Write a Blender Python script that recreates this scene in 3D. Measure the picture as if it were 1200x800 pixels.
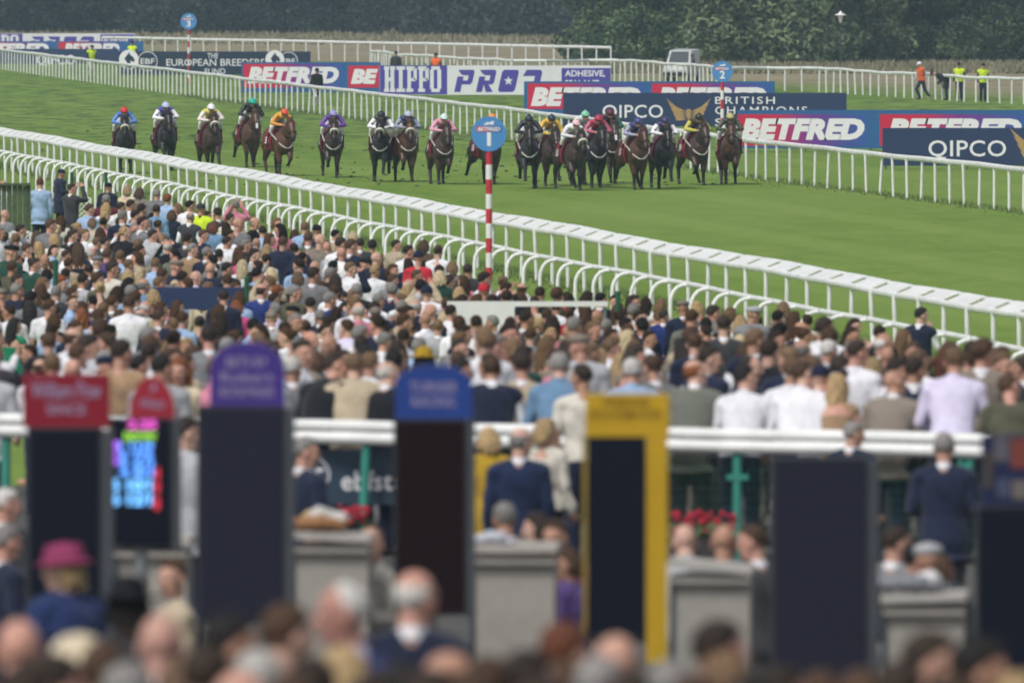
import bpy, bmesh, math, random
import numpy as np
from mathutils import Vector, Matrix, Euler, Quaternion

random.seed(7)
for _o in list(bpy.data.objects):
    bpy.data.objects.remove(_o)
SC = bpy.context.scene
COL = SC.collection
PI = math.pi
R = math.radians

# ------------------------------------------------------------------ camera
CAM_Z = 7.17
FPX = 13500.0                       # focal length in pixels of a 1200 px wide picture (about 405 mm)
PITCH = math.atan(461.0 / FPX)
cam_d = bpy.data.cameras.new("camera")
cam = bpy.data.objects.new("camera", cam_d)
COL.objects.link(cam)
cam_d.sensor_width = 36.0
cam_d.sensor_fit = 'HORIZONTAL'
cam_d.lens = FPX * 36.0 / 1200.0
cam_d.clip_start = 1.0
cam_d.clip_end = 12000.0
cam.location = (0, 0, CAM_Z)
cam.rotation_euler = (PI / 2 - PITCH, 0, 0)
cam_d.dof.use_dof = True
cam_d.dof.focus_distance = 345.0
cam_d.dof.aperture_fstop = 4.5
cam_d.dof.aperture_blades = 9
SC.camera = cam

# ------------------------------------------------------------------ sky, sun, exposure
SUN_EL, SUN_AZ = R(52), R(215)      # azimuth measured clockwise from +Y: behind the camera, to the left
world = bpy.data.worlds.new("World")
SC.world = world
world.use_nodes = True
nt = world.node_tree
nt.nodes.clear()
sky = nt.nodes.new("ShaderNodeTexSky")
sky.sky_type = 'NISHITA'
sky.sun_disc = False
sky.sun_elevation = SUN_EL
sky.sun_rotation = SUN_AZ
sky.dust_density = 4.0
sky.air_density = 1.0
sky.ozone_density = 1.0
hsv = nt.nodes.new("ShaderNodeHueSaturation")
hsv.inputs["Saturation"].default_value = 0.35      # an overcast sky is close to grey
bg = nt.nodes.new("ShaderNodeBackground")
bg.inputs["Strength"].default_value = 0.10
wo = nt.nodes.new("ShaderNodeOutputWorld")
nt.links.new(sky.outputs[0], hsv.inputs["Color"])
nt.links.new(hsv.outputs[0], bg.inputs[0])
nt.links.new(bg.outputs[0], wo.inputs[0])
sun_d = bpy.data.lights.new("sun", 'SUN')
sun_d.energy = 1.5
sun_d.angle = R(14)
sun_d.color = (1.0, 0.975, 0.94)
sun = bpy.data.objects.new("sun", sun_d)
COL.objects.link(sun)
_to = Vector((math.sin(SUN_AZ) * math.cos(SUN_EL), math.cos(SUN_AZ) * math.cos(SUN_EL), math.sin(SUN_EL)))
sun.rotation_euler = (-_to).to_track_quat('-Z', 'Y').to_euler()
sun.location = (0, 0, 200)
SC.view_settings.view_transform = 'Standard'
SC.view_settings.look = 'None'
SC.view_settings.exposure = 0.45
SC.view_settings.gamma = 1.0
SC.view_settings.use_curve_mapping = False
SC.render.engine = 'CYCLES'
SC.cycles.use_denoising = True
SC.cycles.max_bounces = 6
SC.cycles.diffuse_bounces = 3
SC.cycles.glossy_bounces = 2
SC.cycles.volume_bounces = 1
SC.cycles.transparent_max_bounces = 8
SC.cycles.filter_width = 1.9

# ------------------------------------------------------------------ picture <-> place
def pt(x, y, d):
    """the point at depth d (metres along +Y) seen at picture position x, y"""
    v = (400.0 - y) / FPX
    c, s = math.cos(PITCH), math.sin(PITCH)
    fy, fz = c + v * s, -s + v * c
    t = d / fy
    return Vector(((x - 600.0) / FPX * t, d, CAM_Z + fz * t))
def sc_at(d):
    return FPX / d
_ZP = [(0, 2.9), (45, 2.9), (48, 2.76), (52, 2.6), (62, 2.28), (63.2, 1.4), (96, 1.4), (101.3, 1.4), (102.3, 1.65),
       (104, 1.65), (115, 1.45), (130, 1.1), (145, .7), (160, .3), (174, 0), (99999, 0)]
_ZX = np.array([a for a, b in _ZP], float); _ZY = np.array([b for a, b in _ZP], float)
def gz(x, d):
    return float(np.interp(d, _ZX, _ZY)) * min(1.0, max(0.0, (hoop_x(d) - x - 0.6) / 1.5))
def hoop_x(d):
    return 6.67 - .135 * (d - 180)
def solve_d(x, ytop, h, lo=102.4, hi=420.0):
    for _ in range(50):
        m = .5 * (lo + hi)
        p = pt(x, ytop, m)
        if p.z > gz(p.x, m) + h: lo = m
        else: hi = m
    return .5 * (lo + hi)

# ------------------------------------------------------------------ objects
def tag(o, label=None, cat=None, group=None, kind=None):
    if label: o["label"] = label
    if cat: o["category"] = cat
    if group: o["group"] = group
    if kind: o["kind"] = kind
    return o
def thing(name, label, cat, loc=(0, 0, 0), rz=0.0, group=None):
    o = bpy.data.objects.new(name, None)
    o.empty_display_size = .2
    COL.objects.link(o)
    o.location = loc
    o.rotation_euler = (0, 0, rz)
    return tag(o, label, cat, group)
def link(name, mesh, parent=None, loc=None, rot=None, color=None):
    o = bpy.data.objects.new(name, mesh)
    COL.objects.link(o)
    if parent is not None: o.parent = parent
    if loc is not None: o.location = loc
    if rot is not None: o.rotation_euler = rot
    if color is not None: o.color = (color[0], color[1], color[2], 1.0)
    return o
def copy_tree(o, parent=None):
    c = o.copy()
    COL.objects.link(c)
    c.parent = parent
    for ch in list(o.children): copy_tree(ch, c)
    return c

class MB:
    """collects simple closed shapes, then builds ONE mesh"""
    def __init__(s): s.v = []; s.f = []; s.m = []
    def add(s, vs, fs, mi=0):
        b = len(s.v)
        s.v.extend([tuple(p) for p in vs])
        for f in fs:
            s.f.append([b + i for i in f]); s.m.append(mi)
        return s
    def box(s, c, size, mi=0, rot=None):
        hx, hy, hz = size[0] / 2, size[1] / 2, size[2] / 2
        vs = [Vector((a * hx, b * hy, e * hz)) for a in (-1, 1) for b in (-1, 1) for e in (-1, 1)]
        if rot is not None: vs = [rot @ p for p in vs]
        c = Vector(c)
        return s.add([p + c for p in vs], [(0, 1, 3, 2), (4, 6, 7, 5), (0, 4, 5, 1), (2, 3, 7, 6), (0, 2, 6, 4), (1, 5, 7, 3)], mi)
    def tube(s, path, radii, n=10, mi=0, up=None, closed=False):
        """path of points, radii either r or (ra, rb): ra sideways, rb along the other normal"""
        P = [Vector(p) for p in path]
        k = len(P)
        vs, fs = [], []
        side0 = None
        for i, p in enumerate(P):
            if closed: t = P[(i + 1) % k] - P[i - 1]
            else: t = P[min(i + 1, k - 1)] - P[max(i - 1, 0)]
            t.normalize()
            u = Vector(up) if up is not None else (Vector((1, 0, 0)) if abs(t.x) < .8 else Vector((0, 1, 0)))
            if side0 is not None and up is None: u = side0
            a = (u - t * u.dot(t)).normalized()
            side0 = a
            b = t.cross(a)
            r = radii[i] if isinstance(radii, (list, tuple)) and len(radii) == k else radii
            ra, rb = r if isinstance(r, (list, tuple)) else (r, r)
            for j in range(n):
                q = 2 * PI * j / n
                vs.append(p + a * (ra * math.cos(q)) + b * (rb * math.sin(q)))
        for i in range(k if closed else k - 1):
            i2 = (i + 1) % k
            for j in range(n):
                fs.append((i * n + j, i * n + (j + 1) % n, i2 * n + (j + 1) % n, i2 * n + j))
        if not closed:
            fs.append(tuple(range(n - 1, -1, -1)))
            fs.append(tuple((k - 1) * n + j for j in range(n)))
        return s.add(vs, fs, mi)
    def cap(s, p0, r0, p1, r1, n=12, mi=0):
        """tapered limb with rounded ends"""
        p0, p1 = Vector(p0), Vector(p1)
        t = (p1 - p0)
        L = t.length
        if L < 1e-6: return s.ell(p0, (r0, r0, r0), mi=mi)
        t /= L
        path, rad = [], []
        for a in (-85, -60, -30): path.append(p0 + t * (r0 * math.sin(R(a)))); rad.append(r0 * math.cos(R(a)))
        path.append(p0); rad.append(r0)
        path.append(p1); rad.append(r1)
        for a in (30, 60, 85): path.append(p1 + t * (r1 * math.sin(R(a)))); rad.append(r1 * math.cos(R(a)))
        return s.tube(path, rad, n, mi)
    def ell(s, c, r, mi=0, rot=None, n=16, m=10):
        c = Vector(c)
        vs, fs = [], []
        for i in range(m + 1):
            th = PI * i / m
            for j in range(n):
                ph = 2 * PI * j / n
                p = Vector((r[0] * math.sin(th) * math.cos(ph), r[1] * math.sin(th) * math.sin(ph), r[2] * math.cos(th)))
                if rot is not None: p = rot @ p
                vs.append(p + c)
        for i in range(m):
            for j in range(n):
                fs.append((i * n + j, (i + 1) * n + j, (i + 1) * n + (j + 1) % n, i * n + (j + 1) % n))
        return s.add(vs, fs, mi)
    def prism(s, poly, y0, y1, mi=0):
        """an outline in X-Z given thickness from y0 to y1"""
        n = len(poly)
        vs = [(p[0], y0, p[1]) for p in poly] + [(p[0], y1, p[1]) for p in poly]
        fs = [tuple(range(n)), tuple(range(2 * n - 1, n - 1, -1))]
        for i in range(n): fs.append((i, i + n, (i + 1) % n + n, (i + 1) % n))
        return s.add(vs, fs, mi)
    def mesh(s, name, mats=(), smooth=True):
        me = bpy.data.meshes.new(name)
        me.from_pydata(s.v, [], s.f)
        for m in (mats if isinstance(mats, (list, tuple)) else [mats]): me.materials.append(m)
        if any(s.m): me.polygons.foreach_set("material_index", s.m)
        bm = bmesh.new(); bm.from_mesh(me)
        bmesh.ops.recalc_face_normals(bm, faces=bm.faces)
        bm.to_mesh(me); bm.free()
        if smooth:
            me.polygons.foreach_set("use_smooth", [True] * len(me.polygons))
            try: me.set_sharp_from_angle(angle=R(40))
            except Exception: pass
        return me
    def build(s, name, mats, parent=None, smooth=True, loc=None, rot=None, color=None):
        return link(name, s.mesh(name, mats, smooth), parent, loc, rot, color)

_tmp_id = 0
def evaluated(me, mods):
    o = bpy.data.objects.new("tmp", me)
    COL.objects.link(o)
    mods(o)
    dg = bpy.context.evaluated_depsgraph_get()
    dg.update()
    out = bpy.data.meshes.new_from_object(o.evaluated_get(dg), depsgraph=dg)
    bpy.data.objects.remove(o)
    return out
def fuse(mb, name, mats, voxel=.012, smooth=3, keep=None):
    """one continuous skin round everything in mb"""
    me0 = mb.mesh("tmp", (), False)
    def mods(o):
        m = o.modifiers.new("r", 'REMESH'); m.mode = 'VOXEL'; m.voxel_size = voxel; m.use_smooth_shade = True
        if smooth:
            m = o.modifiers.new("s", 'SMOOTH'); m.factor = .5; m.iterations = smooth
        if keep:
            m = o.modifiers.new("d", 'DECIMATE'); m.ratio = keep
    me = evaluated(me0, mods)
    me.name = name
    me.materials.clear()
    for m in (mats if isinstance(mats, (list, tuple)) else [mats]): me.materials.append(m)
    me.polygons.foreach_set("use_smooth", [True] * len(me.polygons))
    me.polygons.foreach_set("material_index", [0] * len(me.polygons))
    bpy.data.meshes.remove(me0)
    return me
def mesh_np(me):
    n = len(me.vertices)
    a = np.empty(n * 3); me.vertices.foreach_get("co", a)
    return a.reshape(-1, 3)
def set_np(me, a):
    me.vertices.foreach_set("co", np.ascontiguousarray(a).ravel()); me.update()
def poly_centres(me):
    a = np.empty(len(me.polygons) * 3); me.polygons.foreach_get("center", a)
    return a.reshape(-1, 3)

# ------------------------------------------------------------------ materials
def mat(name, col=(.5, .5, .5), rough=.6, spec=.3, metal=0.0):
    m = bpy.data.materials.new(name)
    m.use_nodes = True
    b = m.node_tree.nodes["Principled BSDF"]
    b.inputs["Base Color"].default_value = (*col, 1)
    b.inputs["Roughness"].default_value = rough
    b.inputs["Metallic"].default_value = metal
    b.inputs["Specular IOR Level"].default_value = spec
    return m
def N(m, t): return m.node_tree.nodes.new(t)
def L(m, a, b): m.node_tree.links.new(a, b)
def bsdf(m): return m.node_tree.nodes["Principled BSDF"]
def noise(m, scale, detail=3, rough=.55, coord='Object', stretch=None):
    if coord == 'World': src = N(m, "ShaderNodeNewGeometry").outputs["Position"]
    else: src = N(m, "ShaderNodeTexCoord").outputs[coord]
    if stretch:
        mp = N(m, "ShaderNodeMapping"); mp.inputs["Scale"].default_value = stretch
        L(m, src, mp.inputs[0]); src = mp.outputs[0]
    n = N(m, "ShaderNodeTexNoise")
    n.inputs["Scale"].default_value = scale; n.inputs["Detail"].default_value = detail; n.inputs["Roughness"].default_value = rough
    L(m, src, n.inputs["Vector"])
    return n.outputs["Fac"]
def ramp(m, fac, stops):
    r = N(m, "ShaderNodeValToRGB")
    el = r.color_ramp.elements
    while len(el) < len(stops): el.new(.5)
    for e, (p, c) in zip(el, stops):
        e.position = p; e.color = (*c, 1) if len(c) == 3 else c
    L(m, fac, r.inputs[0])
    return r.outputs[0]
def mix(m, fac, a, b, mode='MIX'):
    x = N(m, "ShaderNodeMix"); x.data_type = 'RGBA'; x.blend_type = mode
    if isinstance(fac, float): x.inputs[0].default_value = fac
    else: L(m, fac, x.inputs[0])
    for s, i in ((a, 6), (b, 7)):
        if isinstance(s, (tuple, list)): x.inputs[i].default_value = (*s, 1)
        else: L(m, s, x.inputs[i])
    return x.outputs[2]
def bump(m, h, strength=.3, dist=.02):
    b = N(m, "ShaderNodeBump"); b.inputs["Strength"].default_value = strength; b.inputs["Distance"].default_value = dist
    L(m, h, b.inputs["Height"]); L(m, b.outputs[0], bsdf(m).inputs["Normal"])
def g3(v): return (v, v, v)
def dirty(name, col, rough=.5, amount=.25, scale=3.0, spec=.3, metal=0.0):
    """a paint or plastic with worn, slightly soiled patches"""
    m = mat(name, col, rough, spec, metal)
    f = ramp(m, noise(m, scale, 5, .65), [(.3, g3(1 - amount)), (.65, g3(1.0))])
    L(m, mix(m, 1.0, col, f, 'MULTIPLY'), bsdf(m).inputs["Base Color"])
    return m
def tinted(name, rough=.8, lo=.75, hi=1.15, scale=14.0, stretch=None, spec=.2, bump_s=0.0, bump_scale=9.0, sheen=0.0):
    """colour comes from the object's own colour, so that meshes can be shared"""
    m = mat(name, (.5, .5, .5), rough, spec)
    oi = N(m, "ShaderNodeObjectInfo")
    f = ramp(m, noise(m, scale, 4, .6, 'Object', stretch), [(.3, g3(lo)), (.7, g3(hi))])
    L(m, mix(m, 1.0, oi.outputs["Color"], f, 'MULTIPLY'), bsdf(m).inputs["Base Color"])
    if bump_s: bump(m, noise(m, bump_scale, 3, .5, 'Object', (1, 1, .6)), bump_s, .03)
    if sheen: bsdf(m).inputs["Sheen Weight"].default_value = sheen
    return m

M = {}
M['white'] = dirty('white_plastic', (.75, .765, .75), .42, .22, 2.2, .35)
M['white_paint'] = dirty('white_paint', (.72, .73, .71), .45, .12, 2)
M['letter'] = mat('white_print', (.74, .74, .76), .6)
M['post_red'] = dirty('red_paint', (.5, .035, .05), .45, .2, 4)
M['joint'] = dirty('worn_joint', (.50, .51, .50), .5, .3, 5)
M['black'] = dirty('black_plastic', (.012, .013, .016), .5, .4, 5)
M['metal'] = dirty('grey_metal', (.24, .26, .28), .45, .2, 5, .5, .4)
M['teal'] = dirty('teal_paint', (.05, .27, .215), .4, .2, 4)
M['green_post'] = dirty('green_paint', (.012, .10, .055), .45, .2, 4)
M['skin'] = tinted('skin', .55, .78, 1.12, 26, None, .35)
M['eye'] = mat('eye', (.03, .025, .02), .25)
M['lip'] = mat('lip', (.33, .12, .10), .5)
M['shoe'] = mat('shoe_leather', (.02, .015, .012), .4)
M['hair'] = tinted('hair', .6, .35, 1.5, 70, (1, 1, .16), .25, .6, 70)
M['cloth'] = tinted('cloth', .88, .82, 1.1, 9, None, .12, .55, 8, .15)
M['cloth_wool'] = tinted('wool_cloth', .92, .62, 1.25, 160, None, .1, .5, 8, .2)
M['hat'] = tinted('hat_felt', .85, .85, 1.1, 20, None, .15)
# ================================================================== ground, air
def turf_material():
    m = mat('turf', (.09, .16, .04), .95, .05)
    pos = N(m, "ShaderNodeNewGeometry").outputs["Position"]
    sep = N(m, "ShaderNodeSeparateXYZ"); L(m, pos, sep.inputs[0])
    fine = noise(m, 2.2, 5, .65, 'World')
    mid = noise(m, .35, 4, .6, 'World', (1, .35, 1))
    big = noise(m, .05, 3, .5, 'World', (1.6, .5, 1))
    c = ramp(m, mid, [(.3, (.104, .182, .027)), (.5, (.130, .214, .034)), (.72, (.160, .236, .045))])
    st = noise(m, 1.1, 5, .75, 'World', (1, .22, 1))
    c = mix(m, ramp(m, st, [(.36, g3(.6)), (.50, g3(0))]), c, (.082, .150, .02))
    c = mix(m, ramp(m, st, [(.52, g3(0)), (.66, g3(.6))]), c, (.19, .252, .06))
    c = mix(m, ramp(m, fine, [(.34, g3(.55)), (.52, g3(0.0))]), c, (.08, .145, .03))
    c = mix(m, ramp(m, big, [(.35, g3(0)), (.62, g3(.55))]), c, (.16, .23, .055))
    # mown bands along the course
    mp = N(m, "ShaderNodeMath"); mp.operation = 'MULTIPLY_ADD'; mp.inputs[1].default_value = .135
    L(m, sep.outputs[1], mp.inputs[0]); L(m, sep.outputs[0], mp.inputs[2])
    wv = N(m, "ShaderNodeMath"); wv.operation = 'SINE'
    ml = N(m, "ShaderNodeMath"); ml.operation = 'MULTIPLY'; ml.inputs[1].default_value = 1.15
    L(m, mp.outputs[0], ml.inputs[0]); L(m, ml.outputs[0], wv.inputs[0])
    c = mix(m, ramp(m, wv.outputs[0], [(.35, g3(0)), (.75, g3(.38))]), c, (.18, .262, .06))
    # churned dark tufts further up the course, bare rough towards the wood
    churn = noise(m, .8, 5, .7, 'World', (1, .3, 1))
    up = N(m, "ShaderNodeMapRange"); up.inputs[1].default_value = 370; up.inputs[2].default_value = 440
    L(m, sep.outputs[1], up.inputs[0])
    k = N(m, "ShaderNodeMath"); k.operation = 'MULTIPLY'
    L(m, ramp(m, churn, [(.42, g3(.95)), (.52, g3(0))]), k.inputs[0]); L(m, up.outputs[0], k.inputs[1])
    c = mix(m, k.outputs[0], c, (.055, .098, .026))
    far = N(m, "ShaderNodeMapRange"); far.inputs[1].default_value = 640; far.inputs[2].default_value = 700
    xs = N(m, "ShaderNodeMath"); xs.operation = 'MULTIPLY_ADD'; xs.inputs[1].default_value = 4.5
    L(m, sep.outputs[0], xs.inputs[0]); L(m, sep.outputs[1], xs.inputs[2])
    wob = N(m, "ShaderNodeMath"); wob.operation = 'MULTIPLY_ADD'; wob.inputs[1].default_value = 90
    L(m, big, wob.inputs[0]); L(m, xs.outputs[0], wob.inputs[2])
    sub = N(m, "ShaderNodeMath"); sub.operation = 'SUBTRACT'; sub.inputs[1].default_value = 45
    L(m, wob.outputs[0], sub.inputs[0]); L(m, sub.outputs[0], far.inputs[0])
    dry = ramp(m, noise(m, .25, 5, .7, 'World', (1, .4, 1)), [(.3, (.15, .135, .08)), (.55, (.24, .205, .135)), (.75, (.29, .25, .17))])
    c = mix(m, far.outputs[0], c, dry)
    L(m, c, bsdf(m).inputs["Base Color"])
    bump(m, fine, .5, .05)
    return m
def paved_material():
    m = mat('paving', (.2, .2, .2), .9, .2)
    c = ramp(m, noise(m, 1.5, 6, .7, 'World'), [(.3, (.05, .05, .05)), (.7, (.10, .097, .09))])
    L(m, c, bsdf(m).inputs["Base Color"])
    return m
def make_ground():
    ys = sorted(set([-3000, -400, -60, 0, 20, 35] + [float(a) for a, _ in _ZP if 40 < a < 9999] + list(range(40, 240, 5)) +
                    list(range(240, 700, 20)) + list(range(700, 1500, 100)) + [2000, 3000, 5000, 9000]))
    offs = [-9000, -3000, -900, -300, -100, -40, -25, -15, -10, -6, -4, -3, -2.1, -1.6, -1.1, -.6, 0, 1, 3, 6, 12, 20, 30, 50, 100, 300, 900, 3000, 9000]
    vs, fs, mi = [], [], []
    for y in ys:
        for o in offs:
            x = (hoop_x(min(max(y, 20), 1500))) + o
            vs.append((x, y, gz(x, y)))
    n = len(offs)
    for i in range(len(ys) - 1):
        for j in range(n - 1):
            fs.append((i * n + j, i * n + j + 1, (i + 1) * n + j + 1, (i + 1) * n + j))
            mi.append(1 if ys[i + 1] <= 131 and offs[j + 1] <= 0 else 0)
    me = bpy.data.meshes.new('ground')
    me.from_pydata(vs, [], fs)
    me.materials.append(turf_material()); me.materials.append(paved_material())
    me.polygons.foreach_set("material_index", mi)
    me.polygons.foreach_set("use_smooth", [True] * len(fs))
    tag(link('ground', me), 'green racecourse turf with mown bands and dry rough beyond', kind='structure')
make_ground()

hz = MB().box((0, 690, 22), (1500, 1460, 47))
hm = bpy.data.materials.new('haze_air'); hm.use_nodes = True
hm.node_tree.nodes.clear()
_o = hm.node_tree.nodes.new("ShaderNodeOutputMaterial"); _v = hm.node_tree.nodes.new("ShaderNodeVolumePrincipled")
_v.inputs["Color"].default_value = (.58, .78, 1.0, 1); _v.inputs["Density"].default_value = .00017; _v.inputs["Anisotropy"].default_value = .1
hm.node_tree.links.new(_v.outputs[0], _o.inputs["Volume"])
tag(hz.build('haze', hm, smooth=False), 'pale blue summer haze over the course', kind='stuff')

# ================================================================== trees
def leaf_material(name, dark, light):
    m = mat(name, dark, .7, .15)
    oi = N(m, "ShaderNodeObjectInfo")
    f = noise(m, .55, 3, .6, 'World')
    f2 = noise(m, 5.0, 2, .6, 'World')
    c = mix(m, ramp(m, f, [(.40, g3(0)), (.62, g3(1))]), dark, light)
    c = mix(m, ramp(m, f2, [(.3, g3(.5)), (.6, g3(0))]), c, tuple(.45 * q for q in dark))
    hsv = N(m, "ShaderNodeHueSaturation")
    mr = N(m, "ShaderNodeMapRange"); mr.inputs[3].default_value = .75; mr.inputs[4].default_value = 1.3
    L(m, oi.outputs["Random"], mr.inputs[0]); L(m, mr.outputs[0], hsv.inputs["Value"])
    L(m, c, hsv.inputs["Color"]); L(m, hsv.outputs[0], bsdf(m).inputs["Base Color"])
    return m
M['leaf_far'] = leaf_material('leaves_of_far_wood', (.018, .031, .030), (.048, .070, .058))  # bluish tint of distant haze is put into these leaf colours
M['leaf'] = leaf_material('leaves', (.030, .060, .030), (.15, .215, .095))
M['leaf_pale'] = leaf_material('pale_leaves', (.12, .17, .085), (.25, .31, .155))
M['bark'] = dirty('bark', (.07, .055, .04), .95, .5, 6)
def crown_mesh(rng, lobes, n, size, mt):
    V = np.zeros((n * 4, 3)); w = np.array([l[3] ** 2 for l in lobes]); w = w / w.sum()
    for i in range(n):
        l = lobes[rng.choice(len(lobes), p=w)]
        d = rng.normal(size=3); d /= np.linalg.norm(d)
        # leaves sit in sprays: pull towards a few directions of each lobe
        rr = l[3] * (1 - .38 * rng.random() ** 2.2) * (1 + .16 * math.sin(5 * d[0] + 9 * l[0]) * math.sin(6 * d[2] + 4 * l[1]))
        c = np.array(l[:3]) + d * rr * np.array([1, 1, .85])
        c[2] = max(c[2], .15 + .25 * rng.random())
        a = rng.normal(size=3); a /= np.linalg.norm(a)
        b = np.cross(a, rng.normal(size=3)); b /= np.linalg.norm(b)
        q = size * (.55 + .9 * rng.random())
        V[i * 4:i * 4 + 4] = [c - a * q, c + b * q * .55, c + a * q, c - b * q * .55]
    F = np.arange(n * 4).reshape(-1, 4)
    me = bpy.data.meshes.new('crown')
    me.from_pydata(V.tolist(), [], F.tolist())
    me.materials.append(mt)
    return me
def tree_proto(seed, H, Rr, mt, n=5900):
    rng = np.random.default_rng(seed)
    root = thing('tree', 'tree', 'tree')
    t = MB()
    top = H * .7
    path = [(0, 0, -.2), (rng.normal() * .1, rng.normal() * .1, top * .35), (rng.normal() * .3, rng.normal() * .3, top)]
    t.tube(path, [.32, .24, .07], 8)
    lobes = []
    for k in range(9):
        a = rng.random() * 2 * PI; z = H * (.12 + .62 * rng.random()); rr = Rr * (.35 + .4 * rng.random())
        p = (math.cos(a) * rr, math.sin(a) * rr, z)
        t.tube([(0, 0, z * .55), (p[0] * .6, p[1] * .6, z * .85), p], [.11, .07, .025], 6)
        lobes.append((*p, Rr * (.38 + .25 * rng.random())))
    for k in range(6):
        a = k * 1.05 + rng.random() * .6
        lobes.append((math.cos(a) * Rr * .62, math.sin(a) * Rr * .62, H * (.06 + .1 * rng.random()), Rr * (.36 + .2 * rng.random())))
    lobes.append((0, 0, H * .78, Rr * .62))
    t.build('trunk', M['bark'], root)
    link('crown', crown_mesh(rng, lobes, n, .135 if n > 6000 else .22, mt), root)
    return root
TREE_USED = {}
def place_tree(key, make, x, d, s, rz, label, group):
    if key not in TREE_USED:
        TREE_USED[key] = make(); o = TREE_USED[key]
    else: o = copy_tree(TREE_USED[key])
    o.location = (x, d, 0); o.rotation_euler = (0, 0, rz); o.scale = (s, s, s * random.uniform(.9, 1.15))
    tag(o, label, 'tree', group)
    return o
_makers = {'far0': lambda: tree_proto(1, 15, 4.4, M['leaf_far']), 'far1': lambda: tree_proto(2, 17, 4.8, M['leaf_far']), 'far2': lambda: tree_proto(3, 14, 4.2, M['leaf_far']),
           'near0': lambda: tree_proto(4, 13, 4.6, M['leaf'], 32000), 'near1': lambda: tree_proto(5, 14, 4.3, M['leaf'], 32000), 'near2': lambda: tree_proto(6, 11, 4.0, M['leaf'], 32000),
           'pale0': lambda: tree_proto(7, 9, 3.6, M['leaf_pale'], 30000)}
SHADE = {'far': 'dark far tree', 'near': 'bushy mid green tree', 'pale': 'pale green rounded tree'}
tr = random.Random(11)
def where(x):
    marks = [(-60, 'beyond the left edge of the far boards'), (20, 'above the left end of the far hoardings'), (120, 'above the far hoarding with a steward'), (221, 'behind the furlong disc numbered 3'),
             (300, 'right of the furlong disc numbered 3'), (371, 'above the steward dressed in black'), (450, 'above the start of the wavy white rail'), (511, 'above the orange vested steward'),
             (590, 'above the white and violet hoarding'), (690, 'above the end of the straight far rail'), (797, 'behind the parked white van'), (860, 'behind the furlong disc numbered 2'), (985, 'beside the white lamp'),
             (1080, 'behind the orange vested walker'), (1150, 'behind the two stewards in yellow'), (1240, 'beyond the right end of the rail')]
    return min(marks, key=lambda m: abs(m[0] - x))[1]
def row_of(i): return ('front row', 'second row', 'third row')[i]
_lab = set()
def uniq(base, alts):
    for a in [''] + alts:
        l = (base + ' ' + a).strip()
        if l not in _lab and len(l.split()) <= 16:
            _lab.add(l); return l
    k = 0
    return base
for rowi, (d0, n, x0, x1) in enumerate(((968, 16, -70, 760), (995, 15, -60, 780), (1025, 14, -80, 790))):
    for i in range(n):
        px = x0 + (x1 - x0) * (i + .5) / n + tr.uniform(-12, 12)
        d = d0 + tr.uniform(-8, 8) - max(0, (px - 350)) * .12
        place_tree('far%d' % ((i + rowi) % 3), _makers['far%d' % ((i + rowi) % 3)], pt(px, 0, d).x, d, tr.uniform(.85, 1.2), tr.uniform(0, 6.28),
                   uniq('%s, %s, %s' % (SHADE['far'], row_of(rowi), where(px)), ['(taller)', '(shorter)', '(wider)']), 'trees of the far wood')
for rowi, (d0, n, x0, x1) in enumerate(((716, 9, 735, 1290), (726, 8, 725, 1290), (738, 8, 740, 1300))):
    for i in range(n):
        px = x0 + (x1 - x0) * (i + .5) / n + tr.uniform(-14, 14)
        d = d0 + tr.uniform(-4, 4)
        k = 'pale0' if rowi == 0 and i in (2, 3) else 'near%d' % ((i + rowi) % 3)
        TREE_LAST = place_tree(k, _makers[k], pt(px, 0, d).x, d - (6 if k == 'pale0' else 0), tr.uniform(.85, 1.15), tr.uniform(0, 6.28),
                   uniq('%s, %s' % (SHADE[k[:4] if k[0] == 'n' else 'pale'], where(px)) + ('' if rowi == 0 else ', ' + row_of(rowi)), ['(taller)', '(shorter)', '(wider)']), 'trees along the rough')
        if k == 'pale0': TREE_LAST.scale = (1.5, 1.5, 1.25); TREE_LAST.location.y -= 4

# dry grass standing along the edge of the trees
def dry_grass():
    rng = np.random.default_rng(5)
    V, F, C = [], [], []
    def strip(n, xa, xb, da, db, h0, h1):
        for _ in range(n):
            px = rng.uniform(xa, xb); d = rng.uniform(da, db); p = pt(px, 0, d)
            h = rng.uniform(h0, h1); w = .05 + .07 * rng.random(); lean = rng.normal() * .15
            a = rng.random() * PI
            b = len(V)
            V.extend([(p.x - w * math.cos(a), d - w * math.sin(a), 0), (p.x + w * math.cos(a), d + w * math.sin(a), 0), (p.x + lean, d + rng.normal() * .1, h)])
            F.append((b, b + 1, b + 2))
    strip(12000, 690, 1260, 655, 712, .12, .45)
    strip(5000, -40, 760, 850, 965, .15, .5)
    me = bpy.data.meshes.new('dry_grass'); me.from_pydata(V, [], F)
    m = mat('dry_grass', (.3, .26, .17), .9, .1)
    L(m, ramp(m, noise(m, .6, 4, .6, 'World'), [(.3, (.13, .13, .07)), (.7, (.27, .24, .165))]), bsdf(m).inputs["Base Color"])
    me.materials.append(m)
    tag(link('dry_grass', me), 'tall dry beige grass along the edge of the trees', kind='stuff')
dry_grass()

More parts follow.
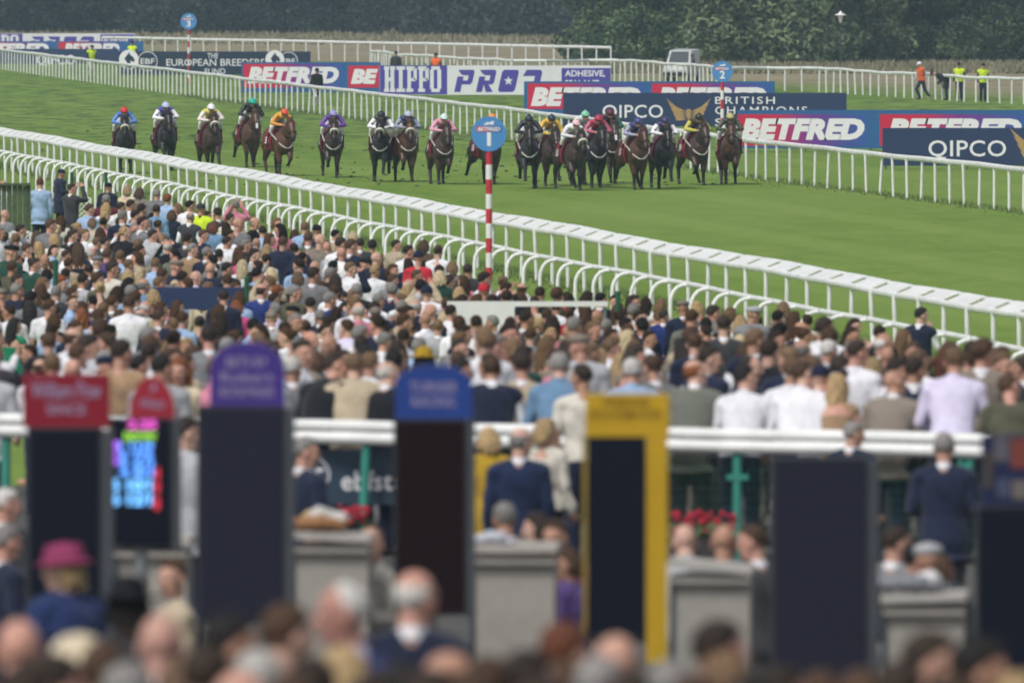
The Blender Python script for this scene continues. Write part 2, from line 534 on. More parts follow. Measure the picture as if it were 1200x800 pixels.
# turf tufts and kicked clods on the course
def clods():
    rng = np.random.default_rng(9)
    mb = MB()
    for _ in range(620):
        px = rng.uniform(40, 1000); d = rng.uniform(352, 470) if rng.random() < .6 else rng.uniform(345, 372)
        p = pt(px, 0, d)
        if p.x < wide_x(d) + 1 or p.x > outer_x(d) - 1: continue
        r = .015 + .045 * rng.random() ** 2.5
        z = 0 if rng.random() < .85 or d > 372 else rng.uniform(.05, .5)
        mb.ell((p.x, d, z), (r * (1 + rng.random()), r * 1.6, r * (.6 + .6 * rng.random())), n=6, m=4)
    m = mat('clod', (.035, .04, .018), .95)
    L(m, ramp(m, noise(m, 8, 3, .6, 'World'), [(.35, (.022, .020, .012)), (.65, (.045, .07, .022))]), bsdf(m).inputs["Base Color"])
    tag(mb.build('turf_clods', m, smooth=False), 'dark clods and divots of turf kicked up on the course', kind='stuff')
def wide_x(d): return 8.2 - .135 * (d - 191)
def outer_x(d): return float(np.interp(d, [300, 314, 355, 428, 523, 678, 800], [15.2, 13.5, 7.9, 0, -11.6, -30, -45]))
clods()
def tufts():
    rng = np.random.default_rng(15)
    V, F = [], []
    for fx, d0, d1, n, wd in ((outer_x, 302, 560, 9000, .35), (wide_x, 168, 400, 9000, .4), (hoop_x, 160, 400, 6000, .5)):
        for _ in range(n):
            d = d0 + (d1 - d0) * rng.random() ** 1.2; x = fx(d) + rng.normal() * wd
            h = rng.uniform(.05, .20) * (1 if abs(x - fx(d)) < .25 else .55); w = .012 + .014 * rng.random(); a = rng.random() * PI; b = len(V)
            z = gz(x, d) - .01
            V.extend([(x - w * math.cos(a), d - w * math.sin(a), z), (x + w * math.cos(a), d + w * math.sin(a), z), (x + rng.normal() * .05, d + rng.normal() * .05, z + h)]); F.append((b, b + 1, b + 2))
    me = bpy.data.meshes.new('grass_tufts'); me.from_pydata(V, [], F)
    m = mat('tuft_grass', (.1, .17, .04), .9, .1)
    L(m, ramp(m, noise(m, 1.5, 4, .6, 'World'), [(.3, (.07, .125, .03)), (.7, (.17, .22, .07))]), bsdf(m).inputs["Base Color"])
    me.materials.append(m)
    tag(link('grass_tufts', me), 'longer grass tufts along the feet of the rails', kind='stuff')
tufts()

# ================================================================== running rails
def along(fx, d0, d1, step):
    """points every step metres on the ground along x = fx(d)"""
    out = []; d = d0
    while d < d1:
        out.append(Vector((fx(d), d, 0)))
        k = (fx(d + 1) - fx(d))
        d += step / math.sqrt(1 + k * k)
    return out
def wob(i, a, seed): return a * (math.sin(i * 1.7 + seed) * .6 + math.sin(i * .53 + 2 * seed) * .8)
def post_mesh(h, r):
    return MB().tube([(0, 0, -.1), (0, 0, h * .5), (0, 0, h)], r, 10).mesh('post', M['white'])
def straight_rail(name, label, pts, h, post_r, ra, rb, seed, wobble=.012, lean=0.0, limit=100, low=False):
    root = thing(name, label, 'rail', pts[0])
    o = pts[0]
    rng = random.Random(seed)
    tops = [p - o + Vector((0, 0, h + wob(i, wobble, seed))) for i, p in enumerate(pts)]
    b = MB(); b.tube(tops, (rb, ra), 12, up=(0, 0, 1))
    for i in range(1, len(tops) - 1, 3):
        t = (tops[i + 1] - tops[i]).normalized() * .07; b.tube([tops[i] - t, tops[i] + t], (rb * 1.06, ra * 1.08), 12, 1, up=(0, 0, 1))
    b.build('top_rail', [M['white'], M['joint']], root)
    pm = post_mesh(h, post_r)
    rest = MB()
    for i, p in enumerate(pts):
        q = p - o
        if i < limit:
            c = link('post', pm, root, q); c.rotation_euler = (rng.gauss(0, .02), rng.gauss(0, .024) + lean, rng.uniform(0, 6)); c.scale = (1, 1, (h + wob(i, wobble, seed)) / h)
        else: rest.tube([q + Vector((0, 0, -.1)), q + Vector((0, 0, h))], post_r, 8)
    if rest.v: tag(rest.build('post', M['white'], root), kind='stuff')
    return root
outer_pts = along(outer_x, 302, 775, 2.35)
straight_rail('running_rail', 'white running rail along the far side of the course behind the horses', outer_pts, 1.17, .040, .05, .078, 2, .014)

# the wide railed top on the near side of the course
def wide_rail():
    pts = along(wide_x, 168, 480, 2.44)
    o = pts[0]
    root = thing('running_rail', 'wide white running rail with slotted double top nearest the turf', 'rail', o)
    pm = post_mesh(1.12, .042)
    side = Vector((1, .135, 0)).normalized()
    lo, hi = [], []
    rng = random.Random(3)
    rest = MB()
    for i, p in enumerate(pts):
        w = wob(i, .018, 5)
        lo.append(p - o + Vector((0, 0, 1.10 + w)))
        hi.append(p - o + side * .34 + Vector((0, 0, 1.235 + w + wob(i, .006, 1))))
        if i >= 100: rest.tube([p - o + Vector((0, 0, -.1)), p - o + Vector((0, 0, 1.12))], .042, 8); continue
        c = link('post', pm, root, p - o); c.rotation_euler = (rng.gauss(0, .014), rng.gauss(0, .018), 0)
    if rest.v: tag(rest.build('post', M['white'], root), kind='stuff')
    MB().tube(lo, (.062, .045), 12, up=(0, 0, 1)).build('lower_rail', M['white'], root)
    MB().tube(hi, (.045, .045), 12, up=(0, 0, 1)).build('upper_rail', M['white'], root)
    pl = MB()
    for i in range(len(pts) - 1):
        a0, a1 = lo[i], lo[i + 1]; b0, b1 = hi[i], hi[i + 1]
        for (f0, f1) in ((.10, .90),):                     # a gap is left at every joint
            q = [a0.lerp(a1, f0), a0.lerp(a1, f1), b0.lerp(b1, f1), b0.lerp(b1, f0)]
            up = Vector((0, 0, .022))
            up0 = Vector((0, 0, .03))
            vs = [p + up0 for p in q] + [p + up0 + up for p in q]
            pl.add(vs, [(3, 2, 1, 0), (4, 5, 6, 7), (0, 1, 5, 4), (1, 2, 6, 5), (2, 3, 7, 6), (3, 0, 4, 7)])
    pl.build('top_panel', M['white'], root, smooth=False)
wide_rail()

# the swan-necked rail in front of the crowd
def hoop_rail():
    pts = along(hoop_x, 160, 480, 2.44)
    o = pts[0]
    root = thing('hooped_rail', 'white swan necked rail between the crowd and the wide rail', 'rail', o)
    side = Vector((1, .135, 0)).normalized()
    arc = [(-.34, -.1), (-.34, .45), (-.34, .80), (-.325, .92), (-.28, 1.02), (-.21, 1.095), (-.12, 1.13), (0, 1.14)]
    hm_ = MB().tube([side * a + Vector((0, 0, b)) for a, b in arc], .038, 10, up=(0, 1, 0)).mesh('hoop_post', M['white'])
    top = []; rest = MB()
    for i, p in enumerate(pts):
        w = wob(i, .012, 8)
        top.append(p - o + Vector((0, 0, 1.15 + w)))
        if i >= 100: rest.tube([p - o + side * a + Vector((0, 0, b)) for a, b in arc], .038, 8, up=(0, 1, 0)); continue
        c = link('hoop_post', hm_, root, p - o); c.rotation_euler = (0, 0, random.gauss(0, .05)); c.scale = (1, 1, 1 + w / 1.15)
    if rest.v: tag(rest.build('hoop_post', M['white'], root), kind='stuff')
    tb = MB().tube(top, (.048, .045), 12, up=(0, 0, 1))
    for i in range(1, len(top) - 1, 2):
        t = (top[i + 1] - top[i]).normalized() * .08; tb.tube([top[i] - t, top[i] + t], (.052, .049), 12, 1, up=(0, 0, 1))
    tb.build('top_rail', [M['white'], M['joint']], root)
hoop_rail()

# further rails up the old course
_far1 = [(120, 44), (300, 47.5), (450, 50.5), (600, 53.5), (716, 56)]
def px_rail_fn(pts, h):
    ds, xs = [], []
    for x, y in pts:
        d = solve_flat(x, y, h); ds.append(d); xs.append(pt(x, y, d).x)
    return ds, xs
def solve_flat(x, y, h):
    lo, hi = 60.0, 2500.0
    for _ in range(60):
        m = .5 * (lo + hi)
        if pt(x, y, m).z > h: lo = m
        else: hi = m
    return lo
def rail_from_px(name, label, pxs, h, step, r, ra, rb, seed, wobble):
    P = []
    for x, y in pxs:
        d = solve_flat(x, y, h); P.append(Vector((pt(x, y, d).x, d, 0)))
    out = []
    for a, b in zip(P, P[1:]):
        n = max(1, round((b - a).length / step))
        out += [a.lerp(b, i / n) for i in range(n)]
    out.append(P[-1])
    out.reverse()
    return straight_rail(name, label, out, h, r, ra, rb, seed, wobble)
rail_from_px('running_rail', 'straight white rail before the far dark wood', _far1, 1.2, 2.2, .05, .05, .085, 4, .01)
rail_from_px('running_rail', 'wavy white rail passing the white van and the yellow stewards',
             [(434, 59.5), (470, 64), (520, 67), (560, 69), (600, 71.5), (640, 71.5), (690, 70.5), (720, 70.5), (760, 73), (800, 75.5), (845, 79.5), (900, 79), (960, 80.5), (1020, 84), (1080, 87), (1130, 90), (1200, 92.5), (1260, 96)],
             1.17, 1.9, .045, .05, .075, 6, .03)
# ================================================================== lettering
_txt = {}
def text_mesh(body, w, h, bold=0.0, shear=0.0, space=1.0, ext=.004, name='lettering', material=None, spacing_lines=.95):
    """letters standing in the X-Z plane facing -Y, centred, fitted to w by h metres"""
    cu = bpy.data.curves.new('t', 'FONT')
    cu.body = body; cu.align_x = 'CENTER'; cu.size = 1.0; cu.offset = bold; cu.shear = shear; cu.space_character = space; cu.space_line = spacing_lines
    cu.resolution_u = 3
    o = bpy.data.objects.new('t', cu); COL.objects.link(o)
    dg = bpy.context.evaluated_depsgraph_get(); dg.update()
    me = bpy.data.meshes.new_from_object(o.evaluated_get(dg), depsgraph=dg)
    bpy.data.objects.remove(o); bpy.data.curves.remove(cu)
    a = mesh_np(me)
    lo, hi = a.min(0), a.max(0)
    c = (lo + hi) / 2
    b = np.zeros_like(a)
    b[:, 0] = (a[:, 0] - c[0]) * w / (hi[0] - lo[0])
    b[:, 2] = (a[:, 1] - c[1]) * h / (hi[1] - lo[1])
    set_np(me, b)
    bm = bmesh.new(); bm.from_mesh(me)
    r = bmesh.ops.extrude_face_region(bm, geom=bm.faces[:])
    for v in [q for q in r['geom'] if isinstance(q, bmesh.types.BMVert)]: v.co.y -= ext
    bmesh.ops.recalc_face_normals(bm, faces=bm.faces)
    bm.to_mesh(me); bm.free()
    me.polygons.foreach_set('use_smooth', [False] * len(me.polygons))
    me.name = name; me.materials.clear(); me.materials.append(material or M['letter'])
    return me
def ring(cx, cz, ro, ri, y0, y1, mb, n=40, sx=1.0):
    vs, fs = [], []
    for j in range(n):
        a = 2 * PI * j / n
        for r, y in ((ro, y0), (ri, y0), (ri, y1), (ro, y1)): vs.append((cx + sx * r * math.cos(a), y, cz + r * math.sin(a)))
    for j in range(n):
        for k in range(4):
            fs.append((j * 4 + k, j * 4 + (k + 1) % 4, ((j + 1) % n) * 4 + (k + 1) % 4, ((j + 1) % n) * 4 + k))
    mb.add(vs, fs)
def gradient_mat(name, stops):
    m = mat(name, (.5, .5, .5), .55, .25)
    tc = N(m, "ShaderNodeTexCoord"); sp = N(m, "ShaderNodeSeparateXYZ")
    L(m, tc.outputs["Generated"], sp.inputs[0])
    L(m, ramp(m, sp.outputs[0], stops), bsdf(m).inputs["Base Color"])
    return m
RED, PUR, BLU = (.52, .018, .055), (.17, .035, .25), (.03, .10, .34)
M['print_grad'] = gradient_mat('red_to_blue_print', [(0, RED), (.30, (.50, .02, .075)), (.55, PUR), (.80, (.07, .07, .30)), (1, BLU)])
M['print_red'] = mat('red_print', RED, .55)
M['board_blue'] = dirty('blue_hoarding', (.025, .115, .29), .5, .12, 1)
M['board_navy'] = dirty('navy_hoarding', (.022, .04, .105), .5, .12, 1)
M['board_dark'] = dirty('dark_navy_hoarding', (.015, .03, .062), .5, .12, 1)
M['violet'] = dirty('violet_hoarding', (.075, .055, .33), .5, .1, 1)
M['board_white'] = dirty('white_hoarding', (.70, .71, .74), .5, .1, 1)
M['gold'] = dirty('gold_print', (.44, .29, .12), .5, .3, 9)

def board(name, label, x0, x1, ytop, d, material, h=1.33, group='advertising hoardings beyond the running rail'):
    """a hoarding standing on the grass facing the stands; returns (root, px -> local metres)"""
    s = sc_at(d)
    a, b = pt(x0, ytop, d), pt(x1, ytop, d)
    root = thing(name, label, 'hoarding', ((a.x + b.x) / 2, d, 0), 0, group)
    w = b.x - a.x
    top = max(h, a.z) if abs(a.z - h) > .25 else a.z
    MB().box((0, 0, (top + .12) / 2), (w, .05, top - .12)).build('panel', material, root, smooth=False)
    n = max(2, round(w / 2.4) + 1)
    sm = MB().tube([(0, .05, 0), (0, .05, top - .1)], .025, 6).tube([(0, .08, top * .75), (0, .75, 0)], .02, 6).mesh('stay', M['metal'])
    for i in range(n): link('stay', sm, root, (-w / 2 + .12 + (w - .24) * i / (n - 1), 0, 0))
    cx = (x0 + x1) / 2
    def loc(x, y): return ((x - cx) / s, pt(600, y, d).z)
    return root, loc
def put_text(root, loc, body, x0, x1, y0, y1, y=-.027, **kw):
    a, b = loc(x0, y0), loc(x1, y1)
    me = text_mesh(body, b[0] - a[0], a[1] - b[1], **kw)
    return link('lettering', me, root, ((a[0] + b[0]) / 2, y, (a[1] + b[1]) / 2))
def put_print(root, loc, x0, x1, y0, y1, material, y=-.027):
    a, b = loc(x0, y0), loc(x1, y1)
    z1 = max(b[1], .14)
    return MB().box(((a[0] + b[0]) / 2, y, (a[1] + z1) / 2), (b[0] - a[0], .006, a[1] - z1)).build('printed_field', material, root, smooth=False)
def bet(root, loc, x0, x1, y0, y1, px0, py0, py1, px1=None, body='BETFRED', mt=None):
    put_print(root, loc, px0, px1 or x1 + 18, py0, py1, mt or M['print_grad'])
    put_text(root, loc, body, x0, x1, y0, y1, y=-.031, bold=.065, shear=.22, space=1.02)
def wings(root, loc, cx, cy, hw, hh):
    mb = MB()
    for sgn in (-1, 1):
        for k in range(5):                                # five feathers a side, each swept up and out
            t = k / 4
            tip = (cx + sgn * hw * (1 - .10 * k), cy - hh * (1.0 - .42 * k))
            root_ = (cx + sgn * hw * .06, cy + hh * (.15 + .17 * k))
            mid = (cx + sgn * hw * (.55 - .03 * k), cy - hh * (.12 - .22 * k))
            w = hh * .15
            poly = [root_, (mid[0], mid[1] - w), tip, (mid[0] + sgn * hw * .10, mid[1] + w * .9)]
            mb.prism([loc(*p) for p in poly], -.030 - .001 * k, -.026)
    body = [(cx - hw * .12, cy + hh * .1), (cx - hw * .03, cy - hh * .12), (cx + hw * .1, cy - hh * .02), (cx + hw * .10, cy + hh * .5), (cx, cy + hh * 1.0), (cx - hw * .10, cy + hh * .5)]
    mb.prism([loc(*p) for p in body], -.037, -.026)
    mb.build('winged_emblem', M['gold'], root, smooth=False)
def slab_word(root, loc, x0, x1, y0, y1, material):
    """HIPPO in heavy slab letters, each built from its strokes"""
    mb = MB()
    n = 5; gap = 2.0; lw = [17, 13, 16, 16, 17]; tot = sum(lw) + gap * 4; k = (x1 - x0) / tot; x = x0
    H = y1 - y0
    def bar(a, b, c, e, yy=-.031): mb.prism([loc(a, c), loc(b, c), loc(b, e), loc(a, e)], yy, -.026)
    for ch, w in zip('HIPPO', lw):
        w *= k; a, b = x, x + w; t = w * .34; f = H * .13
        if ch == 'H':
            for u in (a + w * .08, b - w * .08 - t): bar(u, u + t, y0 + f, y1 - f)
            for u0, u1 in ((a, a + w * .46), (b - w * .46, b)):
                bar(u0, u1, y0, y0 + f); bar(u0, u1, y1 - f, y1)
            bar(a + w * .08 + t, b - w * .08 - t, y0 + H * .44, y0 + H * .58)
        if ch == 'I':
            bar(a + w * .28, b - w * .28, y0 + f, y1 - f); bar(a, b, y0, y0 + f); bar(a, b, y1 - f, y1)
        if ch == 'P':
            bar(a + w * .1, a + w * .1 + t, y0 + f, y1 - f); bar(a, a + w * .66, y1 - f, y1); bar(a, a + w * .8, y0, y0 + f)
            bar(b - t * .95, b, y0 + f * .5, y0 + H * .52); bar(a + w * .1 + t, b - t * .4, y0 + H * .45, y0 + H * .58); bar(a + w * .1 + t, b - t * .95, y0 + f, y0 + f * 1.3)
        if ch == 'O':
            bar(a, a + t, y0 + f, y1 - f); bar(b - t, b, y0 + f, y1 - f); bar(a + w * .12, b - w * .12, y0, y0 + f); bar(a + w * .12, b - w * .12, y1 - f, y1)
        x += w + gap * k
    mb.build('lettering', material, root, smooth=False)
def pro_word(root, loc, x0, y0, y1, pitch, upto, mt):
    """slanted PRO with a star in the O, then the start of the next letter"""
    mb = MB(); st = MB()
    H = y1 - y0; sh = H * .22; w = pitch * .74
    def q(x, u, v): return loc(x + u * w + sh * (1 - v) - sh / 2, y0 + v * H)      # u across, v down
    def poly(x, pts, yy=-.031, tgt=None): (tgt or mb).prism([q(x, u, v) for u, v in pts], yy, -.026)
    for i, ch in enumerate('PRO2'[:upto]):
        x = x0 + i * pitch
        if ch in 'PR':
            poly(x, [(0, .30), (.38, .30), (.38, 1), (0, 1)])
            poly(x, [(-.05, 0), (.9, 0), (1, .08), (1, .25), (.38, .25), (.2, .2)])
            poly(x, [(.68, .25), (1, .25), (1, .55), (.9, .66), (.68, .66)])
            poly(x, [(.38, .48), (.68, .48), (.68, .66), (.38, .66)])
            if ch == 'R': poly(x, [(.38, .66), (.68, .66), (1.05, 1), (.62, 1)])
        if ch == 'O':
            poly(x, [(.1, 0), (.95, 0), (1.05, .1), (1.05, .88), (.95, 1), (.1, 1), (0, .9), (0, .1)])
            cx, cz = q(x, .52, .5)
            pts = []
            for j in range(10):
                r = (H / sc_at(1) * 1.0) if False else 1
                pts.append((j, r))
            sz = abs(loc(0, y0)[1] - loc(0, y1)[1])
            star = [(cx + sz * (.22 if j % 2 == 0 else .09) * math.sin(j * PI / 5), cz + sz * (.22 if j % 2 == 0 else .09) * math.cos(j * PI / 5)) for j in range(10)]
            st.prism(star, -.034, -.030)
        if ch == '2':
            poly(x, [(.15, 0), (1.0, 0), (1.15, .1), (1.15, .6), (.75, .6), (.75, .28), (0, .28)])
    mb.build('lettering', mt, root, smooth=False)
    if st.v: st.build('star', M['board_white'], root, smooth=False)

# right hand boards, nearest first ---------------------------------------------------------------
r_, l_ = board('hoarding', 'dark navy hoarding with pale capitals at the right edge, overlapping a blue one', 1034, 1330, 150, 373, M['board_navy'])
put_text(r_, l_, 'QIPCO', 1088, 1179, 164.5, 187, bold=.008, space=1.05); wings(r_, l_, 1225, 172, 42, 22)
r_, l_ = board('hoarding', 'blue hoarding with red to blue print behind the right hand navy hoarding', 864, 1330, 129, 405, M['board_blue'])
bet(r_, l_, 868, 1013, 139, 164, 864.5, 134, 171, 1016); bet(r_, l_, 1040, 1197, 139, 164, 1031, 134, 171, 1205)
r_, l_ = board('hoarding', 'long navy hoarding with gold winged emblem behind the leading horses', 660, 992, 109, 455, M['board_navy'])
put_text(r_, l_, 'QIPCO', 706, 777, 123, 141, bold=.008, space=1.05); wings(r_, l_, 807, 129, 26.5, 14)
for tx, xa, xb, ya, yb in (('BRITISH', 838, 908, 113.5, 122), ('CHAMPIONS', 838, 946, 125, 134), ('SERIES', 838, 906, 139, 148)):
    put_text(r_, l_, tx, xa, xb, ya, yb, bold=.005, space=1.25)
r_, l_ = board('hoarding', 'blue hoarding with red print half hidden behind the long navy hoarding', 614, 908, 95.5, 490, M['board_blue'])
bet(r_, l_, 622, 751, 102.5, 124.5, 618.5, 98, 128, 756); bet(r_, l_, 771, 898, 102.5, 124.5, 764, 98, 128, 902)
# middle
r_, l_ = board('hoarding', 'violet and white hoarding with heavy slab letters and a star', 445, 716, 77, 553, M['board_white'])
put_print(r_, l_, 445.3, 524, 76.8, 113, M['violet']); slab_word(r_, l_, 450, 517, 78, 108, M['board_white'])
pro_word(r_, l_, 535, 82, 108, 25.5, 4, M['violet'])
put_print(r_, l_, 658, 715.5, 80, 113, M['violet'])
put_text(r_, l_, 'ADHESIVE,', 662, 709, 82.5, 91, y=-.031, bold=.02); put_text(r_, l_, 'SEALANT', 662, 702, 94, 102, y=-.031, bold=.02); put_text(r_, l_, '& FILLER', 662, 700, 104, 110, y=-.031, bold=.02)
r_, l_ = board('hoarding', 'blue hoarding with red to blue print left of the violet hoarding', 283, 446, 73, 562, M['board_blue'])
bet(r_, l_, 290, 397, 78.5, 98, 285, 75, 103, 402); bet(r_, l_, 411, 443, 81, 98.5, 408, 77, 103, 444, 'BE', M['print_red'])
# left
r_, l_ = board('hoarding', 'dark navy hoarding with horse head disc and thin pale capitals', 139, 364, 60.5, 640, M['board_dark'])
put_text(r_, l_, 'THE', 243, 255.5, 62.5, 68.5, bold=.004); put_text(r_, l_, "EUROPEAN BREEDERS'", 195, 312, 69, 77.5, bold=.004); put_text(r_, l_, 'FUND', 240, 264, 80.5, 87, bold=.004)
def ebf(root, loc, cx, cz_px, rr, words='EBF'):
    mb = MB(); c = loc(cx, cz_px); r = abs(loc(cx + rr, 0)[0] - c[0])
    ring(c[0], c[1], r, r * .93, -.031, -.026, mb); mb.build('ring_emblem', M['letter'], root, smooth=False)
    put_text(root, loc, words, cx - rr * .72, cx + rr * .72, cz_px - rr * .28, cz_px + rr * .28, bold=.01)
ebf(r_, l_, 173, 72, 11.5); ebf(r_, l_, 338, 72, 11.0)
def horse_head_disc(root, loc, cx, cy, rr):
    c = loc(cx, cy); r = abs(loc(cx + rr, 0)[0] - c[0])
    MB().prism([(c[0] + r * math.cos(a * PI / 18), c[1] + r * math.sin(a * PI / 18)) for a in range(36)], -.030, -.026).build('pale_disc', M['letter'], root, smooth=False)
    p = [(-.35, -.95), (-.2, -.3), (-.45, .1), (-.15, .5), (.05, .75), (.12, .5), (.45, .25), (.62, -.1), (.45, -.25), (.15, -.1), (.2, -.5), (.35, -.9)]
    MB().prism([(c[0] + r * u, c[1] + r * v) for u, v in p], -.034, -.029).build('horse_head_emblem', M['board_dark'], root, smooth=False)
horse_head_disc(r_, l_, 151, 70, 11.5); horse_head_disc(r_, l_, 322, 70, 11.0)
r_, l_ = board('hoarding', 'navy hoarding with pale capitals behind the rail posts at far left', -60, 139, 57.5, 700, M['board_navy'], 1.03)
put_text(r_, l_, 'QIPCO', 43, 88, 64.5, 78, bold=.008, space=1.05); put_text(r_, l_, 'QIPCO', -50, -10, 64.5, 78, bold=.008, space=1.05)
r_, l_ = board('hoarding', 'blue hoarding with red print at the far left under a violet one', -60, 168, 48.5, 738, M['board_blue'], 1.19)
bet(r_, l_, -30, 57, 51, 65, -34, 49.5, 68, 60); bet(r_, l_, 75, 140, 51, 65, 68.5, 49.5, 68, 145)
r_, l_ = board('hoarding', 'farthest violet and white hoarding at the left before the wood', -60, 158, 39.5, 790, M['board_white'])
put_print(r_, l_, -59, 26.5, 39.8, 62, M['violet']); slab_word(r_, l_, -30, 22, 41, 58, M['board_white'])
pro_word(r_, l_, 36, 43, 59, 19, 4, M['violet']); put_print(r_, l_, 117.5, 157.5, 40.5, 62, M['violet'])
put_text(r_, l_, 'ADHESIVE', 121, 150, 44, 50, y=-.031, bold=.02); put_text(r_, l_, 'SEALANT', 121, 147, 53, 59, y=-.031, bold=.02)

# ================================================================== furlong markers
M['disc_blue'] = dirty('blue_disc', (.075, .25, .55), .4, .08, 2)
def marker(label, x, ydisc, d, dia_px, num, stripe_px, base_z=0):
    s = sc_at(d); p = pt(x, ydisc, d); rr = dia_px / 2 / s
    root = thing('furlong_marker', label, 'furlong marker', (p.x, d, base_z), 0, 'furlong markers')
    cz = p.z - base_z
    st = stripe_px / s
    z = cz - rr * .92; k = 0; prev = None
    pole = MB(); n = 0
    while z > 0:
        z2 = max(0, z - st)
        pole.tube([(0, .03, z), (0, .03, z2)], .062, 12, n % 2); z = z2; n += 1
    pole.build('pole', [M['post_red'], M['white_paint']], root)
    MB().tube([(0, -.035, cz), (0, .0, cz)], rr, 40, up=(1, 0, 0)).build('disc', M['disc_blue'], root, smooth=False)
    link('lettering', text_mesh(str(num), rr * .22 if num == 1 else rr * .5, rr * .78, bold=.03), root, (0, -.037, cz - rr * .30))
    MB().box((0, -.037, cz + rr * .27), (rr * 1.42, .005, rr * .30)).build('red_strip', M['print_grad'], root, smooth=False)
    link('lettering', text_mesh('BETFRED', rr * 1.3, rr * .22, bold=.03, shear=.2), root, (0, -.041, cz + rr * .27))
    hp = [(-.3, 0), (-.1, .12), (.05, .10), (.2, .2), (.32, .12), (.22, .05), (.3, -.04), (.0, 0), (-.2, -.05)]
    MB().prism([(a * rr, cz + rr * .55 + b * rr) for a, b in hp], -.041, -.036).build('horse_emblem', M['letter'], root, smooth=False)
    return root
marker('red and white striped furlong pole with blue disc numbered 1 by the hooped rail', 573, 157, 222, 41, 1, 17.2)
marker('striped furlong pole with blue disc numbered 2 at the far running rail', 846.5, 84, 402, 24.5, 2, 10.8)
marker('distant striped furlong pole with blue disc numbered 3 by the far hoardings', 221, 25.2, 612, 19, 3, 7.2)

# ================================================================== van and lamp beyond the course
def van():
    d = 612; p = pt(799, 90, d)
    root = thing('parked_van', 'small white van parked beyond the wavy rail before the trees', 'van', (p.x, d, 0), R(-14)); root.scale = (.86, .86, .93)
    w = dirty('van_paint', (.46, .47, .47), .4, .15, 2); gl = mat('dark_glass', (.03, .04, .05), .12, .6)
    # side outline in (forward, up); forward is -Y
    prof = [(-1.9, .35), (1.75, .35), (1.85, .75), (1.55, 1.02), (.95, 1.12), (.35, 1.86), (-1.75, 1.92), (-1.9, 1.7)]
    body = MB()
    n = len(prof); W = .78
    vs = [(-W if z < 1.2 else -W * .9, -f, z) for f, z in prof] + [(W if z < 1.2 else W * .9, -f, z) for f, z in prof]
    fs = [tuple(range(n)), tuple(range(2 * n - 1, n - 1, -1))] + [(i, i + n, (i + 1) % n + n, (i + 1) % n) for i in range(n)]
    body.add(vs, fs)
    me = body.mesh('tmp', w, False)
    me = evaluated(me, lambda o: (setattr(o.modifiers.new('b', 'BEVEL'), 'width', .07), setattr(o.modifiers[0], 'segments', 3)))
    me.name = 'body'; me.polygons.foreach_set("use_smooth", [True] * len(me.polygons)); link('body', me, root)
    MB().add([(-.62, -.90, 1.17), (.62, -.90, 1.17), (.55, -.40, 1.77), (-.55, -.40, 1.77), (-.62, -.93, 1.19), (.62, -.93, 1.19), (.55, -.43, 1.79), (-.55, -.43, 1.79)],
             [(0, 1, 2, 3), (7, 6, 5, 4), (0, 4, 5, 1), (1, 5, 6, 2), (2, 6, 7, 3), (3, 7, 4, 0)]).build('windscreen', gl, root, smooth=False)
    for s_ in (-1, 1):
        MB().box((s_ * .73, -.25, 1.45), (.05, .75, .42)).build('side_window', gl, root, smooth=False)
        MB().ell((s_ * .56, -1.78, .83), (.14, .07, .10)).build('headlight', mat('lamp_glass', (.6, .62, .64), .1, .6), root)
        MB().box((s_ * .92, -.75, 1.25), (.16, .08, .22)).build('wing_mirror', M['black'], root, smooth=False)
        for f in (1.15, -1.25):
            wh = MB().tube([(s_ * .60, -f, .32), (s_ * .80, -f, .32)], .32, 20).build('wheel', M['black'], root)
            MB().tube([(s_ * .79, -f, .32), (s_ * .815, -f, .32)], .19, 16).build('rim', M['metal'], wh)
    MB().box((0, -1.86, .52), (1.46, .12, .2)).build('bumper', M['black'], root, smooth=False)
    MB().box((0, -.1, 1.95), (.9, .3, .05)).build('roof_bar', M['metal'], root, smooth=False)
van()
def lamp():
    d = 640; p = pt(985, 19, d)
    root = thing('lamp_post', 'white lamp head on a thin post before the right hand trees', 'lamp post', (p.x, d, 0))
    z = p.z
    MB().tube([(0, 0, -.1), (0, 0, z - .35)], [.05, .03], 8).build('post', dirty('dark_green_post', (.03, .06, .04), .6, .2, 4), root)
    MB().tube([(0, 0, z - .36), (0, 0, z - .2), (0, 0, z + .05)], [.05, .10, .16], 12).build('lamp_body', M['white_paint'], root)
    MB().tube([(0, 0, z + .04), (0, 0, z + .07), (0, 0, z + .16), (0, 0, z + .28)], [.33, .33, .10, .03], 14).build('lamp_cap', M['white_paint'], root)
lamp()

